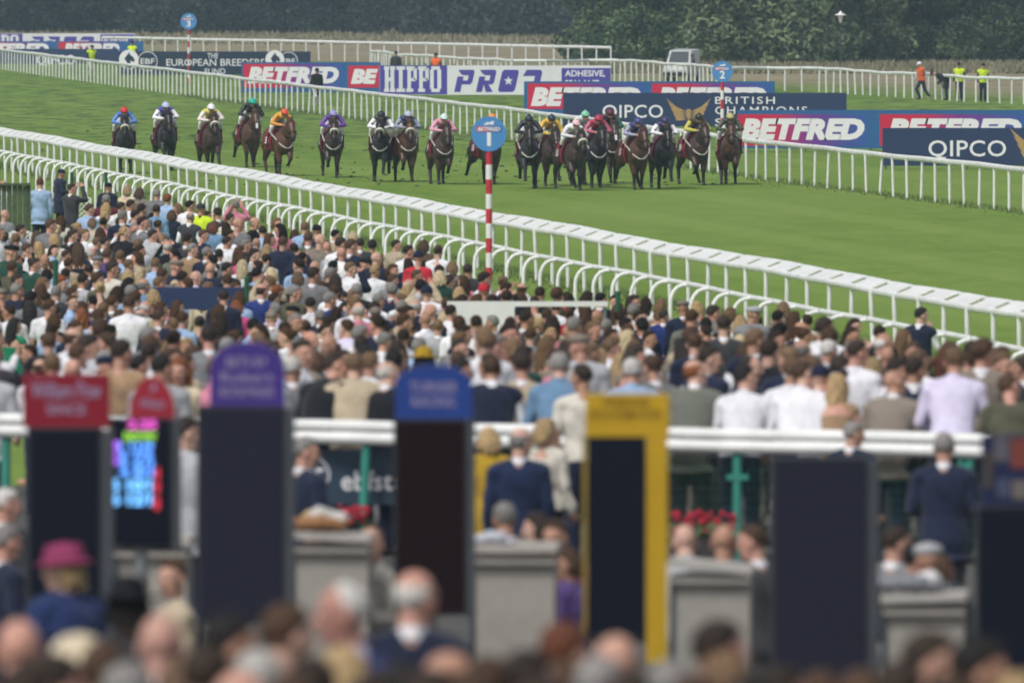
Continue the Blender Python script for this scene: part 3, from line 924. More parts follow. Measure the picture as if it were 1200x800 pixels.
# ================================================================== white double handrail, mesh fence, banner, flowers
RAIL_A, RAIL_B = pt(-40, 497, 105.6), pt(1160, 522, 102.9)
def rail_pt(x):
    t = (x + 40) / 1200.0
    return RAIL_A.lerp(RAIL_B, t)
def hand_rail():
    o = Vector((rail_pt(500).x, rail_pt(500).y, gz(rail_pt(500).x, rail_pt(500).y)))
    root = thing('hand_rail', 'white double tubed hand rail on teal posts behind the bookmakers', 'rail', o)
    def pth(dz, dy): return [rail_pt(x) - o + Vector((0, dy, dz + .004 * math.sin(x * .02))) for x in range(-40, 1161, 60)]
    MB().tube(pth(.055, .05), .052, 14, up=(0, 0, 1)).build('upper_tube', M['white'], root)
    MB().tube(pth(-.055, -.03), .056, 14, up=(0, 0, 1)).build('lower_tube', M['white'], root)
    for x, lean in ((8, 0), (437, .05), (870, 0), (1128, .02), (1139, .22)):
        p = rail_pt(x) - o; g = gz(rail_pt(x).x, rail_pt(x).y) - o.z
        MB().tube([(p.x - lean, p.y + .03, g - .05), (p.x, p.y + .01, p.z - .1)], .042, 12).build('post', M['teal'], root)
    for x in (870,):
        p = rail_pt(x) - o
        MB().box((p.x, p.y, p.z - .33), (.20, .05, .05)).build('bracket', M['teal'], root, smooth=False)
hand_rail()
def mesh_fence():
    a, b = rail_pt(788), rail_pt(1150)
    g = gz(a.x, a.y); root = thing('mesh_fence', 'green wire mesh fence under the white hand rail', 'fence', (a.x, a.y, g))
    w = b.x - a.x; h = a.z - g - .16; mb = MB()
    n = int(w / .055)
    for i in range(n + 1):
        x = w * i / n; mb.box((x, (b.y - a.y) * i / n + .02, h / 2 + .05), (.0032, .0032, h))
    for k in range(12): 
        z = .06 + h * k / 11
        mb.tube([(0, .026, z), (w, b.y - a.y + .026, z)], .0022, 4)
    mb.build('wire_panel', M['green_post'], root, smooth=False)
mesh_fence()
def ebf_banner():
    d = 104.6; a, b = pt(318, 527, d), pt(585, 592, d)
    root = thing('banner', 'slate navy banner with ring emblem hung below the white hand rail', 'banner', ((a.x + b.x) / 2, d + .14, gz(0, d)))
    z0 = gz(0, d); sl = dirty('slate_banner', (.026, .048, .078), .6, .15, 2)
    MB().box((0, 0, (a.z + b.z) / 2 - z0), (b.x - a.x, .03, a.z - b.z)).build('panel', sl, root, smooth=False)
    s = sc_at(d); cx = 451.5
    loc = lambda x, y: ((x - cx) / s, pt(600, y, d).z - z0)
    c = loc(365, 557); mb = MB(); ring(c[0], c[1], .165, .15, -.02, -.014, mb); mb.build('ring_emblem', M['letter'], root, smooth=False)
    put_text(root, loc, 'EBF', 345, 379, 549, 571, y=-.016, bold=.02)
    put_text(root, loc, 'ebfstallions', 400, 538, 552, 575, y=-.016, bold=.012, space=1.06)
ebf_banner()
def planter(label, x0, x1, y, d, seed):
    rng = np.random.default_rng(seed)
    a, b = pt(x0, y, d), pt(x1, y, d); g = gz(a.x, d)
    root = thing('flower_planter', label, 'planter', ((a.x + b.x) / 2, d, g), 0, 'red flower planters at the rail'); w = b.x - a.x
    MB().box((0, 0, .14), (w, .28, .28)).build('trough', dirty('trough', (.05, .045, .04), .8, .3, 5), root, smooth=False)
    fl, lf = MB(), MB()
    for _ in range(int(70 * w) + 30):
        c = (rng.uniform(-w / 2, w / 2), rng.uniform(-.16, .12), a.z - g + rng.uniform(-.12, .06)); r = rng.uniform(.018, .035)
        fl.ell(c, (r, r, r * .8), n=7, m=4)
    for _ in range(int(140 * w) + 50):
        c = Vector((rng.uniform(-w / 2, w / 2), rng.uniform(-.18, .16), .26 + rng.uniform(0, max(.08, a.z - g - .3)))); q = .05
        u = Vector(rng.normal(size=3)).normalized(); v = u.orthogonal().normalized()
        lf.add([c - u * q, c + v * q * .5, c + u * q, c - v * q * .5], [(0, 1, 2, 3)])
    fl.build('blooms', dirty('red_petals', (.45, .02, .045), .7, .3, 20), root); lf.build('foliage', M['leaf'], root, smooth=False)
planter('planter of red flowers under the navy banner', 398, 432, 600, 103.0, 1)
planter('planter of red flowers at the foot of the green mesh fence', 786, 862, 608, 102.6, 2)

# things standing among the crowd
def green_post(x, ytop, d, label):
    p = pt(x, ytop, d); g = gz(p.x, d)
    root = thing('green_post', label, 'post', (p.x, d, g), 0, 'short green posts in the crowd')
    MB().tube([(0, 0, -.05), (0, 0, p.z - g)], .04, 10).build('shaft', M['green_post'], root); MB().ell((0, 0, p.z - g), (.046, .046, .03)).build('cap', M['green_post'], root)
green_post(65, 306, 185, 'short dark green post at the left end of the navy crowd banner')
green_post(289, 326, 185, 'short dark green post at the right end of the navy crowd banner')
green_post(84, 203, 292, 'green post beside the man in a charcoal suit at the left')
green_post(124, 203, 285, 'green post behind the navy capped man by the hooped rail')
green_post(724, 343, 178, 'short dark green post at the right end of the white crowd hoarding')
def low_panel(name, label, cat, x0, x1, ytop, d, material, h):
    a, b = pt(x0, ytop, d), pt(x1, ytop, d); g = gz(a.x, d)
    root = thing(name, label, cat, ((a.x + b.x) / 2, d, g)); w = b.x - a.x; z = a.z - g
    MB().box((0, 0, z - h / 2), (w, .04, h)).build('panel', material, root, smooth=False)
    for s_ in (-1, 1): MB().tube([(s_ * (w / 2 - .05), .05, 0), (s_ * (w / 2 - .05), .05, z - .02)], .025, 8).build('post', M['metal'], root)
    return root
low_panel('banner', 'plain navy banner stretched between two green posts in the crowd', 'banner', 180, 284, 336.5, 185.2, M['board_navy'], .36)
_h = low_panel('hoarding', 'plain white hoarding with a long top bar in mid crowd', 'hoarding', 524, 603, 353, 178.2, M['white_paint'], .5)
_b = pt(712, 353, 178.2); _a = pt(603, 353, 178.2)
MB().box(((_a.x + _b.x) / 2 - _h.location.x + .002, 0, _a.z - _h.location.z - .04), (_b.x - _a.x, .04, .08)).build('top_bar', M['white_paint'], _h, smooth=False)
MB().tube([(_b.x - _h.location.x - .04, .05, 0), (_b.x - _h.location.x - .04, .05, _a.z - _h.location.z - .02)], .025, 8).build('post', M['metal'], _h)
def wood_fence():
    d = 250; a, b = pt(-30, 217, d), pt(33, 221, d)
    root = thing('wooden_fence', 'weathered green board fence at the left edge of the lawn', 'fence', ((a.x + b.x) / 2, d, 0)); w = b.x - a.x; z = a.z
    m = dirty('green_wood', (.085, .115, .065), .9, .4, 6)
    pl = MB(); n = 10
    for i in range(n): pl.box((-w / 2 + w * (i + .5) / n, 0, z / 2 + random.uniform(-.02, .02)), (w / n - .012, .03, z))
    pl.build('boards', m, root, smooth=False)
    MB().box((0, -.04, z + .02), (w + .1, .12, .05)).build('cap_board', m, root, smooth=False)
    for s_ in (-1, 1): MB().box((s_ * w / 2, .05, z / 2), (.1, .1, z + .1)).build('post', m, root, smooth=False)
wood_fence()
def lattice(label, x0, x1, y0, y1, d):
    a, b = pt(x0, y0, d), pt(x1, y1, d); g = gz(a.x, d)
    root = thing('lattice_gate', label, 'fence panel', ((a.x + b.x) / 2, d, g), 0, 'white lattice panels'); w = b.x - a.x; z1 = a.z - g; z0 = max(.08, b.z - g)
    fr = MB()
    for x in (-w / 2, w / 2): fr.box((x, 0, z1 / 2), (.05, .05, z1))
    for z in (z0, z1): fr.box((0, 0, z), (w - .056, .045, .05))
    fr.build('frame', M['white_paint'], root, smooth=False)
    sl = MB(); n = int((w + z1 - z0) / .12)
    for i in range(1, n):
        t = (w + z1 - z0) * i / n
        for sg in (1, -1):
            x0_, zz0 = (-w / 2 + min(t, w), z0 + max(0, t - w)); x1_, zz1 = (-w / 2 + max(0, t - (z1 - z0)), z0 + min(t, z1 - z0))
            sl.tube([(sg * x0_, .012 * sg, zz0), (sg * x1_, .012 * sg, zz1)], .011, 4)
    sl.build('lattice', M['white_paint'], root, smooth=False)
lattice('white lattice panel beside the man in a charcoal suit', 91, 106, 232, 292, 290)
lattice('low white lattice panel below the wooden fence', 12, 36, 272, 298, 226)

# ================================================================== bookmakers' boards and stands
M['screen'] = mat('dark_screen', (.008, .010, .018), .5, .05)
M['screen_slate'] = mat('slate_screen', (.019, .020, .033), .5, .05)
M['screen_brown'] = mat('dark_brown_panel', (.013, .007, .008), .5, .05)
M['casing'] = dirty('dark_casing', (.035, .04, .047), .5, .2, 3)
M['side_grey'] = dirty('side_grey', (.055, .062, .070), .6, .2, 3)
M['yellow'] = dirty('yellow_paint', (.46, .29, .012), .45, .12, 3)
M['sign_red'] = dirty('red_sign', (.205, .008, .020), .45, .1, 3)
M['sign_red2'] = dirty('bright_red_sign', (.30, .02, .035), .45, .1, 3)
M['sign_purple'] = dirty('purple_sign', (.05, .028, .20), .45, .1, 3)
M['sign_blue'] = dirty('royal_blue_sign', (.014, .045, .22), .45, .1, 3)
M['sign_letter'] = mat('sign_letter', (.32, .27, .42), .5)
def glow(name, col, e):
    m = mat(name, col, .5); b = bsdf(m)
    b.inputs["Emission Color"].default_value = (*col, 1); b.inputs["Emission Strength"].default_value = e
    return m
GROUP_B = 'bookmakers boards in the ring'
def totem(label, x0, x1, ytop, ybot, d, mt, sign=None, side=None, rz=0.0, tilt=0.0):
    """display board on a stem and foot; sign = (x0, x1, ytop, ybot, material, dome, [lines])"""
    s = sc_at(d); cx = (x0 + x1) / 2; c = pt(cx, ytop, d); g = gz(c.x, d)
    root = thing('bookmaker_board', label, 'bookmaker board', (c.x, d, g), rz, GROUP_B)
    loc = lambda x, y: ((x - cx) / s, pt(600, y, d).z - g)
    a, b = loc(x0, ytop), loc(x1, ybot)
    zb = max(b[1], .45)
    MB().box(((a[0] + b[0]) / 2, 0, (a[1] + zb) / 2), (b[0] - a[0], .14, a[1] - zb)).build('casing', M['casing'], root, smooth=False)
    MB().box(((a[0] + b[0]) / 2 - .0, -.073, (a[1] + zb) / 2), (b[0] - a[0] - .035, .012, a[1] - zb - .03)).build('display', mt, root, smooth=False)
    if side: MB().box((b[0] + side / 2, .04, (a[1] + zb) / 2 - .02), (side, .22, a[1] - zb)).build('side_panel', M['side_grey'], root, smooth=False)
    MB().tube([(0, .02, 0), (0, .02, zb + .02)], .045, 12).build('stem', M['metal'], root)
    MB().box((0, 0, .02), (.6, .5, .04)).build('foot', M['metal'], root, smooth=False)
    if sign:
        sx0, sx1, sy0, sy1, sm, dome, lines = sign
        p0, p1 = loc(sx0, sy0), loc(sx1, sy1); w = p1[0] - p0[0]; scx = (p0[0] + p1[0]) / 2
        if dome:
            zt = p0[1]; zs = p1[1] + (zt - p1[1]) * (1 - dome)
            poly = [(p0[0], p1[1]), (p1[0], p1[1])] + [(scx + w / 2 * math.cos(t * PI / 16) * (1 - .04 * math.sin(t * PI / 16)), zs + (zt - zs) * math.sin(t * PI / 16)) for t in range(0, 17)]
        else: poly = [(p0[0], p1[1]), (p1[0], p1[1]), (p1[0], p0[1]), (p0[0], p0[1])]
        MB().prism(poly, -.06, .06).build('sign', sm, root, smooth=False)
        for tx, ya, yb, fw in lines:
            q0, q1 = loc(0, ya)[1], loc(0, yb)[1]
            link('lettering', text_mesh(tx, w * fw, q0 - q1, bold=.004, material=M['sign_letter']), root, (scx, -.062, (q0 + q1) / 2))
    return root, loc
D = 73.0
totem('red oblong bookmaker sign over a black board at the left edge', 32, 120, 500, 700, D, M['screen'], (27, 129, 438, 500, M['sign_red'], 0, [('William Pow', 447, 466, .8), ('SINCE', 473, 485, .45)]), .07)
rt, lt = totem('tilted red domed bookmaker board with a bright coloured number display', 128, 203, 489, 640, 75.5, M['screen'], (152, 205, 441, 489, M['sign_red2'], .85, [('J', 449, 458, .16), ('Wilson', 466, 478, .55)]), .05)
# the lit rows of the display
lit = {'pink': glow('lit_pink', (.60, .08, .45), .8), 'green': glow('lit_green', (.22, .50, .05), .9), 'blue': glow('lit_blue', (.10, .30, .90), 1.25), 'cyan': glow('lit_cyan', (.14, .42, .85), 1.2), 'violet': glow('lit_violet', (.32, .08, .70), .9), 'red': glow('lit_red', (.55, .03, .05), .5)}
rngl = random.Random(4)
def lit_rows(root, loc, key, x0, x1, y0, y1, words):
    hh = (y1 - y0) / len(words)
    for i, wd in enumerate(words):
        a, b = loc(x0, y0 + hh * i + 1), loc(x1, y0 + hh * (i + 1) - 1)
        link('lit_row', text_mesh(wd, b[0] - a[0], a[1] - b[1], bold=.05, material=lit[key], ext=.002), root, ((a[0] + b[0]) / 2, -.08, (a[1] + b[1]) / 2))
lit_rows(rt, lt, 'pink', 150, 184, 490, 503, ['2.25']); lit_rows(rt, lt, 'green', 146, 184, 504, 517, ['EACH WAY'])
lit_rows(rt, lt, 'blue', 140, 180, 517, 558, ['1 11/4', '2 7/2', '3 6/1', '4 8/1'])
lit_rows(rt, lt, 'cyan', 131, 178, 559, 592, ['5 10/1', '6 12/1'])
lit_rows(rt, lt, 'violet', 132, 140, 515, 545, ['1', '2', '3']); lit_rows(rt, lt, 'red', 180, 188, 545, 598, ['4', '9', '8'])
totem('purple domed bookmaker sign over a tall dark navy board', 231, 335, 475, 728, D, M['screen_slate'], (246, 334, 400, 475, M['sign_purple'], .42, [('BETS BY', 418, 430, .55), ('Robert', 436, 447, .7), ('BOOKMAKER', 453, 464, .72)]), .055)
totem('royal blue domed bookmaker sign over a tall dark brown board', 461, 548, 490, 720, D, M['screen_brown'], (463, 553, 427, 490, M['sign_blue'], .35, [('TURNER', 447, 459, .62), ('RACING', 464, 476, .56)]), .05)
# yellow framed one
def yellow_totem():
    d = 71.0; s = sc_at(d); cx = 734; c = pt(cx, 455, d); g = gz(c.x, d)
    root = thing('bookmaker_board', 'yellow framed bookmaker board with black screen in the middle', 'bookmaker board', (c.x, d, g), 0, GROUP_B)
    loc = lambda x, y: ((x - cx) / s, pt(600, y, d).z - g)
    def bx(name, x0, x1, y0, y1, dy, th, mt):
        a, b = loc(x0, y0), loc(x1, y1)
        return MB().box(((a[0] + b[0]) / 2, dy, (a[1] + b[1]) / 2), (b[0] - a[0], th, a[1] - b[1])).build(name, mt, root, smooth=False)
    sg = bx('sign', 686, 784, 461, 497, 0, .10, M['yellow'])
    a, b = loc(690, 465), loc(780, 490)
    link('lettering', text_mesh('FREDDIE\nBOOKMAKER', b[0] - a[0] - .03, a[1] - b[1], bold=.01, material=mat('dark_gold', (.25, .15, .01), .6)), root, (0, -.052, (a[1] + b[1]) / 2))
    fr = MB()
    bx('top_bar', 686, 784, 497.5, 511, 0, .12, M['yellow'])
    bx('screen', 688.5, 757, 511.5, 742, -.02, .06, M['screen'])
    bx('upright', 757.5, 782, 511.5, 776, 0, .14, M['yellow'])
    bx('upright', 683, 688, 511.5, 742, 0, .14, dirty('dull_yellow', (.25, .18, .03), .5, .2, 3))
    bx('base_bar', 688.5, 757, 742.5, 752, 0, .12, M['black'])
    MB().box((0, 0, .02), (.6, .55, .04)).build('foot', M['metal'], root, smooth=False)
    MB().tube([(0, 0, .04), (0, 0, loc(0, 752)[1])], .05, 12).build('stem', M['metal'], root)
yellow_totem()
totem('tall black board with grey edge and no sign right of centre', 904, 1018, 535, 800, 70.0, M['screen_slate'], None, .06)
# right edge: picture header over black board
rt, lt = totem('black board with red, blue and white pictures at the right edge', 1143, 1260, 592, 812, 69.0, M['screen'])
hd = lt(1150, 510), lt(1260, 592)
MB().box(((hd[0][0] + hd[1][0]) / 2, 0, (hd[0][1] + hd[1][1]) / 2 + .003), (hd[1][0] - hd[0][0], .08, hd[0][1] - hd[1][1])).build('header', dirty('deep_blue_sign', (.012, .018, .06), .4, .2, 3), rt, smooth=False)
for x0, x1, y0, y1, cc in ((1164, 1182, 512, 540, (.28, .27, .33)), (1184, 1212, 513, 548, (.50, .12, .09)), (1168, 1183, 560, 582, (.16, .20, .34)), (1186, 1204, 562, 584, (.42, .36, .33)), (1152, 1163, 528, 572, (.16, .13, .12))):
    a, b = lt(x0, y0), lt(x1, y1)
    MB().box(((a[0] + b[0]) / 2, -.044, (a[1] + b[1]) / 2), (b[0] - a[0], .006, a[1] - b[1])).build('picture', mat('printed_picture', tuple(q * .32 for q in cc), .5), rt, smooth=False)

M['stand_grey'] = dirty('grey_canvas', (.33, .312, .28), .9, .25, 2.5)
M['stand_top'] = dirty('pale_canvas', (.40, .38, .35), .9, .2, 4)
def stand(label, x0, x1, ytop, d, tilt=0.0):
    a, b = pt(x0, ytop, d), pt(x1, ytop, d); g = gz(a.x, d); z = a.z - g; w = b.x - a.x
    root = thing('bookmaker_stand', label, 'bookmaker stand', ((a.x + b.x) / 2, d, g), R(4) * (1 if x0 % 2 else -1), 'grey bookmakers stands')
    MB().box((0, 0, z / 2 - .03), (w * .92, .42, z - .06)).build('body', M['stand_grey'], root, smooth=False)
    MB().box((0, -.03, z), (w, .52, .045), rot=Matrix.Rotation(tilt, 3, 'Y')).build('desk_top', M['stand_top'], root, smooth=False)
    MB().box((-w * .46, -.215, z / 2), (.035, .02, z - .1)).build('corner_strip', M['side_grey'], root, smooth=False)
    MB().box((0, -.04, z - .09), (w * .95, .46, .03)).build('ledge', M['stand_grey'], root, smooth=False)
    return root
stand('grey canvas bookmaker stand left of the purple signed board', 136, 226, 632, 79)
stand('grey canvas bookmaker stand between the purple and blue signed boards', 342, 438, 627, 79, R(3))
stand('grey canvas bookmaker stand between the blue and yellow boards', 552, 656, 640, 78)
stand('grey canvas bookmaker stand right of the yellow framed board', 786, 884, 662, 76, R(6))
stand('grey canvas bookmaker stand right of the tall black board', 1034, 1134, 698, 73.5, R(-2))
def lump(name, label, cat, x, y, d, parts, material):
    """a soft thing lying on a stand: parts are ellipsoids (dx, dz, rx, rz)"""
    p = pt(x, y, d); mb = MB()
    for dx, dz, rx, rz_ in parts: mb.ell((dx, 0, dz + rz_), (rx, rx * .8, rz_))
    me = fuse(mb, name, material, .010, 2)
    set_np(me, mesh_np(me) + .006 * np.sin(mesh_np(me)[:, [1, 2, 0]] * 70))
    return tag(link(name, me, None, (p.x, d, p.z)), label, cat)
lump('satchel', 'tan leather satchel lying on the second grey stand', 'satchel', 372, 622, 78.9, [(-.10, 0, .10, .05), (.0, .0, .14, .055), (.12, 0, .10, .045)], dirty('tan_leather', (.30, .15, .06), .6, .3, 9))
lump('cloth_bag', 'crumpled white cloth bag on the second grey stand', 'bag', 385, 622, 79.06, [(-.05, .03, .09, .07), (.06, .02, .08, .06)], dirty('white_cloth', (.55, .54, .52), .9, .25, 9))
lump('paper_pile', 'pale heap of betting papers on the third grey stand', 'papers', 570, 637, 77.9, [(-.06, 0, .09, .03), (.05, 0, .10, .045), (.14, 0, .07, .025)], dirty('paper', (.50, .52, .58), .9, .25, 14))
lump('folded_coat', 'grey folded coat lying across the right hand stand', 'coat', 1062, 694, 73.4, [(-.10, 0, .11, .05), (.03, 0, .13, .06), (.15, 0, .10, .045)], dirty('grey_coat_cloth', (.20, .21, .23), .9, .3, 12))
lump('sun_hat', 'white sun hat lying on the right hand stand', 'hat', 1088, 690, 73.5, [(0, 0, .085, .06), (.07, 0, .06, .015)], dirty('cap_cloth', (.62, .62, .64), .9, .15, 12))
# ================================================================== people
HEADC = Vector((0, .02, 1.655)); NECK = Vector((0, -.012, 1.49))
def head_matrix(yaw, pitch):
    """turns the head about the top of the neck"""
    piv = Vector((0, .0, 1.56))
    return Matrix.Translation(piv) @ Matrix.Rotation(yaw, 4, 'Z') @ Matrix.Rotation(pitch, 4, 'X') @ Matrix.Translation(-piv)
def head_prims(mb, HM):
    c = HEADC; HS = 1.03
    def E(off, r, rot=None):
        rr = HM.to_3x3() @ (rot or Matrix.Identity(3))
        mb.ell(HM @ (c + HS * Vector(off)), tuple(HS * q for q in r), rot=rr, n=20, m=14)
    def C(a, ra, b, rb): mb.cap(HM @ (c + HS * Vector(a)), ra * HS, HM @ (c + HS * Vector(b)), rb * HS)
    E((0, -.008, .028), (.077, .098, .092))          # skull
    E((0, .018, -.035), (.062, .076, .082))          # face
    C((-.03, .045, -.088), .026, (.03, .045, -.088), .026)   # jaw
    C((0, .06, -.098), .02, (0, .07, -.095), .018)   # chin
    C((0, .092, .012), .010, (0, .108, -.025), .015) # nose
    C((-.045, .078, .026), .013, (.045, .078, .026), .013)   # brow
    C((-.018, .080, -.062), .010, (.018, .080, -.062), .010) # mouth
    for s in (-1, 1):
        E((s * .079, -.005, -.01), (.010, .022, .033))       # ears
        E((s * .042, .066, -.022), (.022, .020, .022))       # cheeks
POSES = {
    'stand': dict(lean=0, arms=[((.245, -.03, 1.14), (.25, .05, .90))] * 2),
    'fold': dict(lean=2, arms=[((.255, -.02, 1.16), (.09, .25, 1.14))] * 2),
    'lean': dict(lean=27, arms=[((.27, .10, 1.18), (.17, .36, 1.12))] * 2),
    'raise': dict(lean=-2, arms=[((.27, .20, 1.38), (.10, .30, 1.66))] * 2),
    'sip': dict(lean=0, arms=[((.26, .06, 1.18), (.07, .24, 1.45)), ((.245, -.03, 1.14), (.24, .08, .92))]),
    'stride': dict(lean=8, arms=[((.25, .10, 1.16), (.20, .26, .98)), ((.26, -.16, 1.16), (.24, -.10, .92))], legs=[(.22, .05), (-.10, -.32)]),
    'stoop': dict(lean=62, arms=[((.22, .12, 1.18), (.14, .32, 1.22))] * 2),
}
def lean_np(a, ang):
    if not ang: return a
    z0 = .95; w = np.clip((a[:, 2] - .86) / .2, 0, 1); w = w * w * (3 - 2 * w)
    th = -R(ang) * w
    y, z = a[:, 1].copy(), a[:, 2] - z0
    a[:, 1] = y * np.cos(th) - z * np.sin(th)
    a[:, 2] = z0 + y * np.sin(th) + z * np.cos(th)
    return a
def sex_np(a, sex):
    if sex == 'f':
        z = a[:, 2]
        k = np.interp(z, [.0, .8, .95, 1.1, 1.3, 1.5, 1.55], [.9, .96, 1.0, .82, .83, .86, .93])
        a[:, 0] *= k; a[:, 1] *= np.interp(z, [0, 1.1, 1.3, 1.55], [.92, .88, .95, .95]); a[:, 2] *= .935
    return a
RINGS = [(.80, .155, .105, -.015), (.90, .172, .125, -.02), (1.0, .160, .115, -.01), (1.10, .150, .105, 0), (1.22, .165, .115, 0), (1.33, .182, .118, -.005), (1.41, .165, .10, -.01), (1.46, .10, .075, -.012), (1.50, .06, .062, -.012)]
def torso(mb, grow=0.0, zmin=.8, flare=0.0, zmax=1.6):
    rs = [r for r in RINGS if r[0] <= zmax]
    path, rad = [], []
    if zmin < .8:
        path.append((0, -.015, zmin)); rad.append((.165 + grow + flare, .125 + grow + flare * .8))
        if flare: path.append((0, -.015, (zmin + .8) / 2)); rad.append((.168 + grow + flare * .5, .125 + grow + flare * .4))
    for z, rx, ry, cy in rs:
        if z >= zmin: path.append((0, cy, z)); rad.append((rx + grow, ry + grow))
    mb.tube(path, rad, 24, up=(1, 0, 0))
    for s in (-1, 1) if zmax > 1.2 else (): mb.cap((s * .05, -.012, 1.455), .045 + grow, (s * .185, -.012, 1.405), .058 + grow)
def arm(mb, pose, i, grow=0.0, upto=1.0, hand=True):
    s = 1 if i == 0 else -1
    e, w = POSES[pose]['arms'][i]
    S = Vector((s * .195, -.012, 1.40)); E = Vector((s * e[0], e[1], e[2])); W = Vector((s * w[0], w[1], w[2]))
    if upto <= .5:
        mb.cap(S, .056 + grow, S.lerp(E, upto * 1.7), .047 + grow); return
    mb.cap(S, .054 + grow, E, .040 + grow); mb.cap(E, .039 + grow, E.lerp(W, .35), .040 + grow); mb.cap(E.lerp(W, .35), .040 + grow, W, .028 + grow * 1.1)
    if hand:
        d = (W - E).normalized()
        side = Vector((1, 0, 0)) if abs(d.x) < .8 else Vector((0, 0, 1))
        side = (side - d * side.dot(d)).normalized()
        n = d.cross(side)
        P = W + d * .05
        mb.cap(W, .027, P + side * .012, .026); mb.cap(W, .027, P - side * .016, .024)
        for k in range(4):
            b = P + side * (.030 - .020 * k) + d * .012; L_ = (.062, .072, .068, .052)[k]
            c = b + d * L_ * .55 - n * .008; mb.cap(b, .0098, c, .0092, 8); mb.cap(c, .0092, c + d * L_ * .40 - n * .024, .0080, 8)
        b = W + side * .026 * s + d * .02; mb.cap(b, .012, b + side * .026 * s + d * .03 - n * .012, .0105, 8); mb.cap(b + side * .026 * s + d * .03 - n * .012, .0105, b + side * .028 * s + d * .058 - n * .02, .009, 8)
def leg(mb, pose, i, grow=0.0, foot=True, zmin=0):
    s = 1 if i == 0 else -1
    dy = POSES[pose].get('legs', [(0, 0), (0, 0)])[i]
    H, K, A = Vector((s * .088, -.015, .90)), Vector((s * .098, .012 + dy[0], .50)), Vector((s * .105, -.02 + (dy[1] if dy[1] else 0), .09 + (.08 if dy[1] < -.2 else 0)))
    mb.cap(H, .088 + grow, K, .056 + grow); mb.cap(K, .055 + grow, K.lerp(A, .35), .054 + grow); mb.cap(K.lerp(A, .35), .054 + grow, A + Vector((0, 0, .02)), .038 + grow * 1.6)
    if foot: mb.cap(A + Vector((0, -.03, -.045)), .042, A + Vector((s * .02, .165, -.058)), .032)
_cache = {}
def body_mesh(sex, pose, yaw):
    k = ('b', sex, pose, yaw)
    if k in _cache: return _cache[k]
    mb = MB(); HM = head_matrix(R(yaw), R(-4 if pose != 'lean' else 16))
    head_prims(mb, HM)
    mb.cap(NECK, .056, HM @ (HEADC + Vector((0, -.022, -.06))), .056)
    torso(mb)
    for i in (0, 1): arm(mb, pose, i); leg(mb, pose, i)
    me = fuse(mb, 'person', [M['skin'], M['eye'], M['lip'], M['shoe']], .0092, 2)
    a = mesh_np(me)
    # eyes, lips and shoes by place on the one skin
    c = poly_centres(me)
    inv = np.array(HM.inverted())
    hl = ((c @ inv[:3, :3].T + inv[:3, 3]) - np.array(HEADC)) / 1.03
    mi = np.zeros(len(c), int)
    for s in (-1, 1): mi[(((hl[:, 0] - s * .031) / .0115) ** 2 + ((hl[:, 2] - .004) / .006) ** 2 < 1) & (hl[:, 1] > .05)] = 1
    mi[((hl[:, 0] / .024) ** 2 + ((hl[:, 2] + .063) / .010) ** 2 < 1) & (hl[:, 1] > .07)] = 2
    mi[c[:, 2] < .10] = 3
    me.polygons.foreach_set("material_index", mi)
    a = lean_np(sex_np(a, sex), POSES[pose]['lean'])
    set_np(me, a)
    _cache[k] = me
    return me
def head_frame(sex, pose, yaw):
    """where head-shaped things (hair, hats) sit: a matrix from head space"""
    HM = head_matrix(R(yaw), R(-4 if pose != 'lean' else 16)) @ Matrix.Translation(HEADC) @ Matrix.Scale(1.03, 4)
    o = np.array([HM @ Vector(q) for q in ((0, 0, 0), (.01, 0, 0), (0, .01, 0), (0, 0, .01))])
    o = lean_np(sex_np(o, sex), POSES[pose]['lean'])
    m = Matrix.Identity(4)
    for j in range(3):
        v = Vector((o[j + 1] - o[0]) / .01)
        for i in range(3): m[i][j] = v[i]
    for i in range(3): m[i][3] = o[0][i]
    return m
def wrinkle(a, amp, seed):
    a = a + amp * np.stack([np.sin(37 * a[:, 2] + 11 * a[:, 1] + seed), np.sin(31 * a[:, 2] + 17 * a[:, 0] + 2 * seed), .3 * np.sin(23 * a[:, 0] + seed)], 1)
    return a
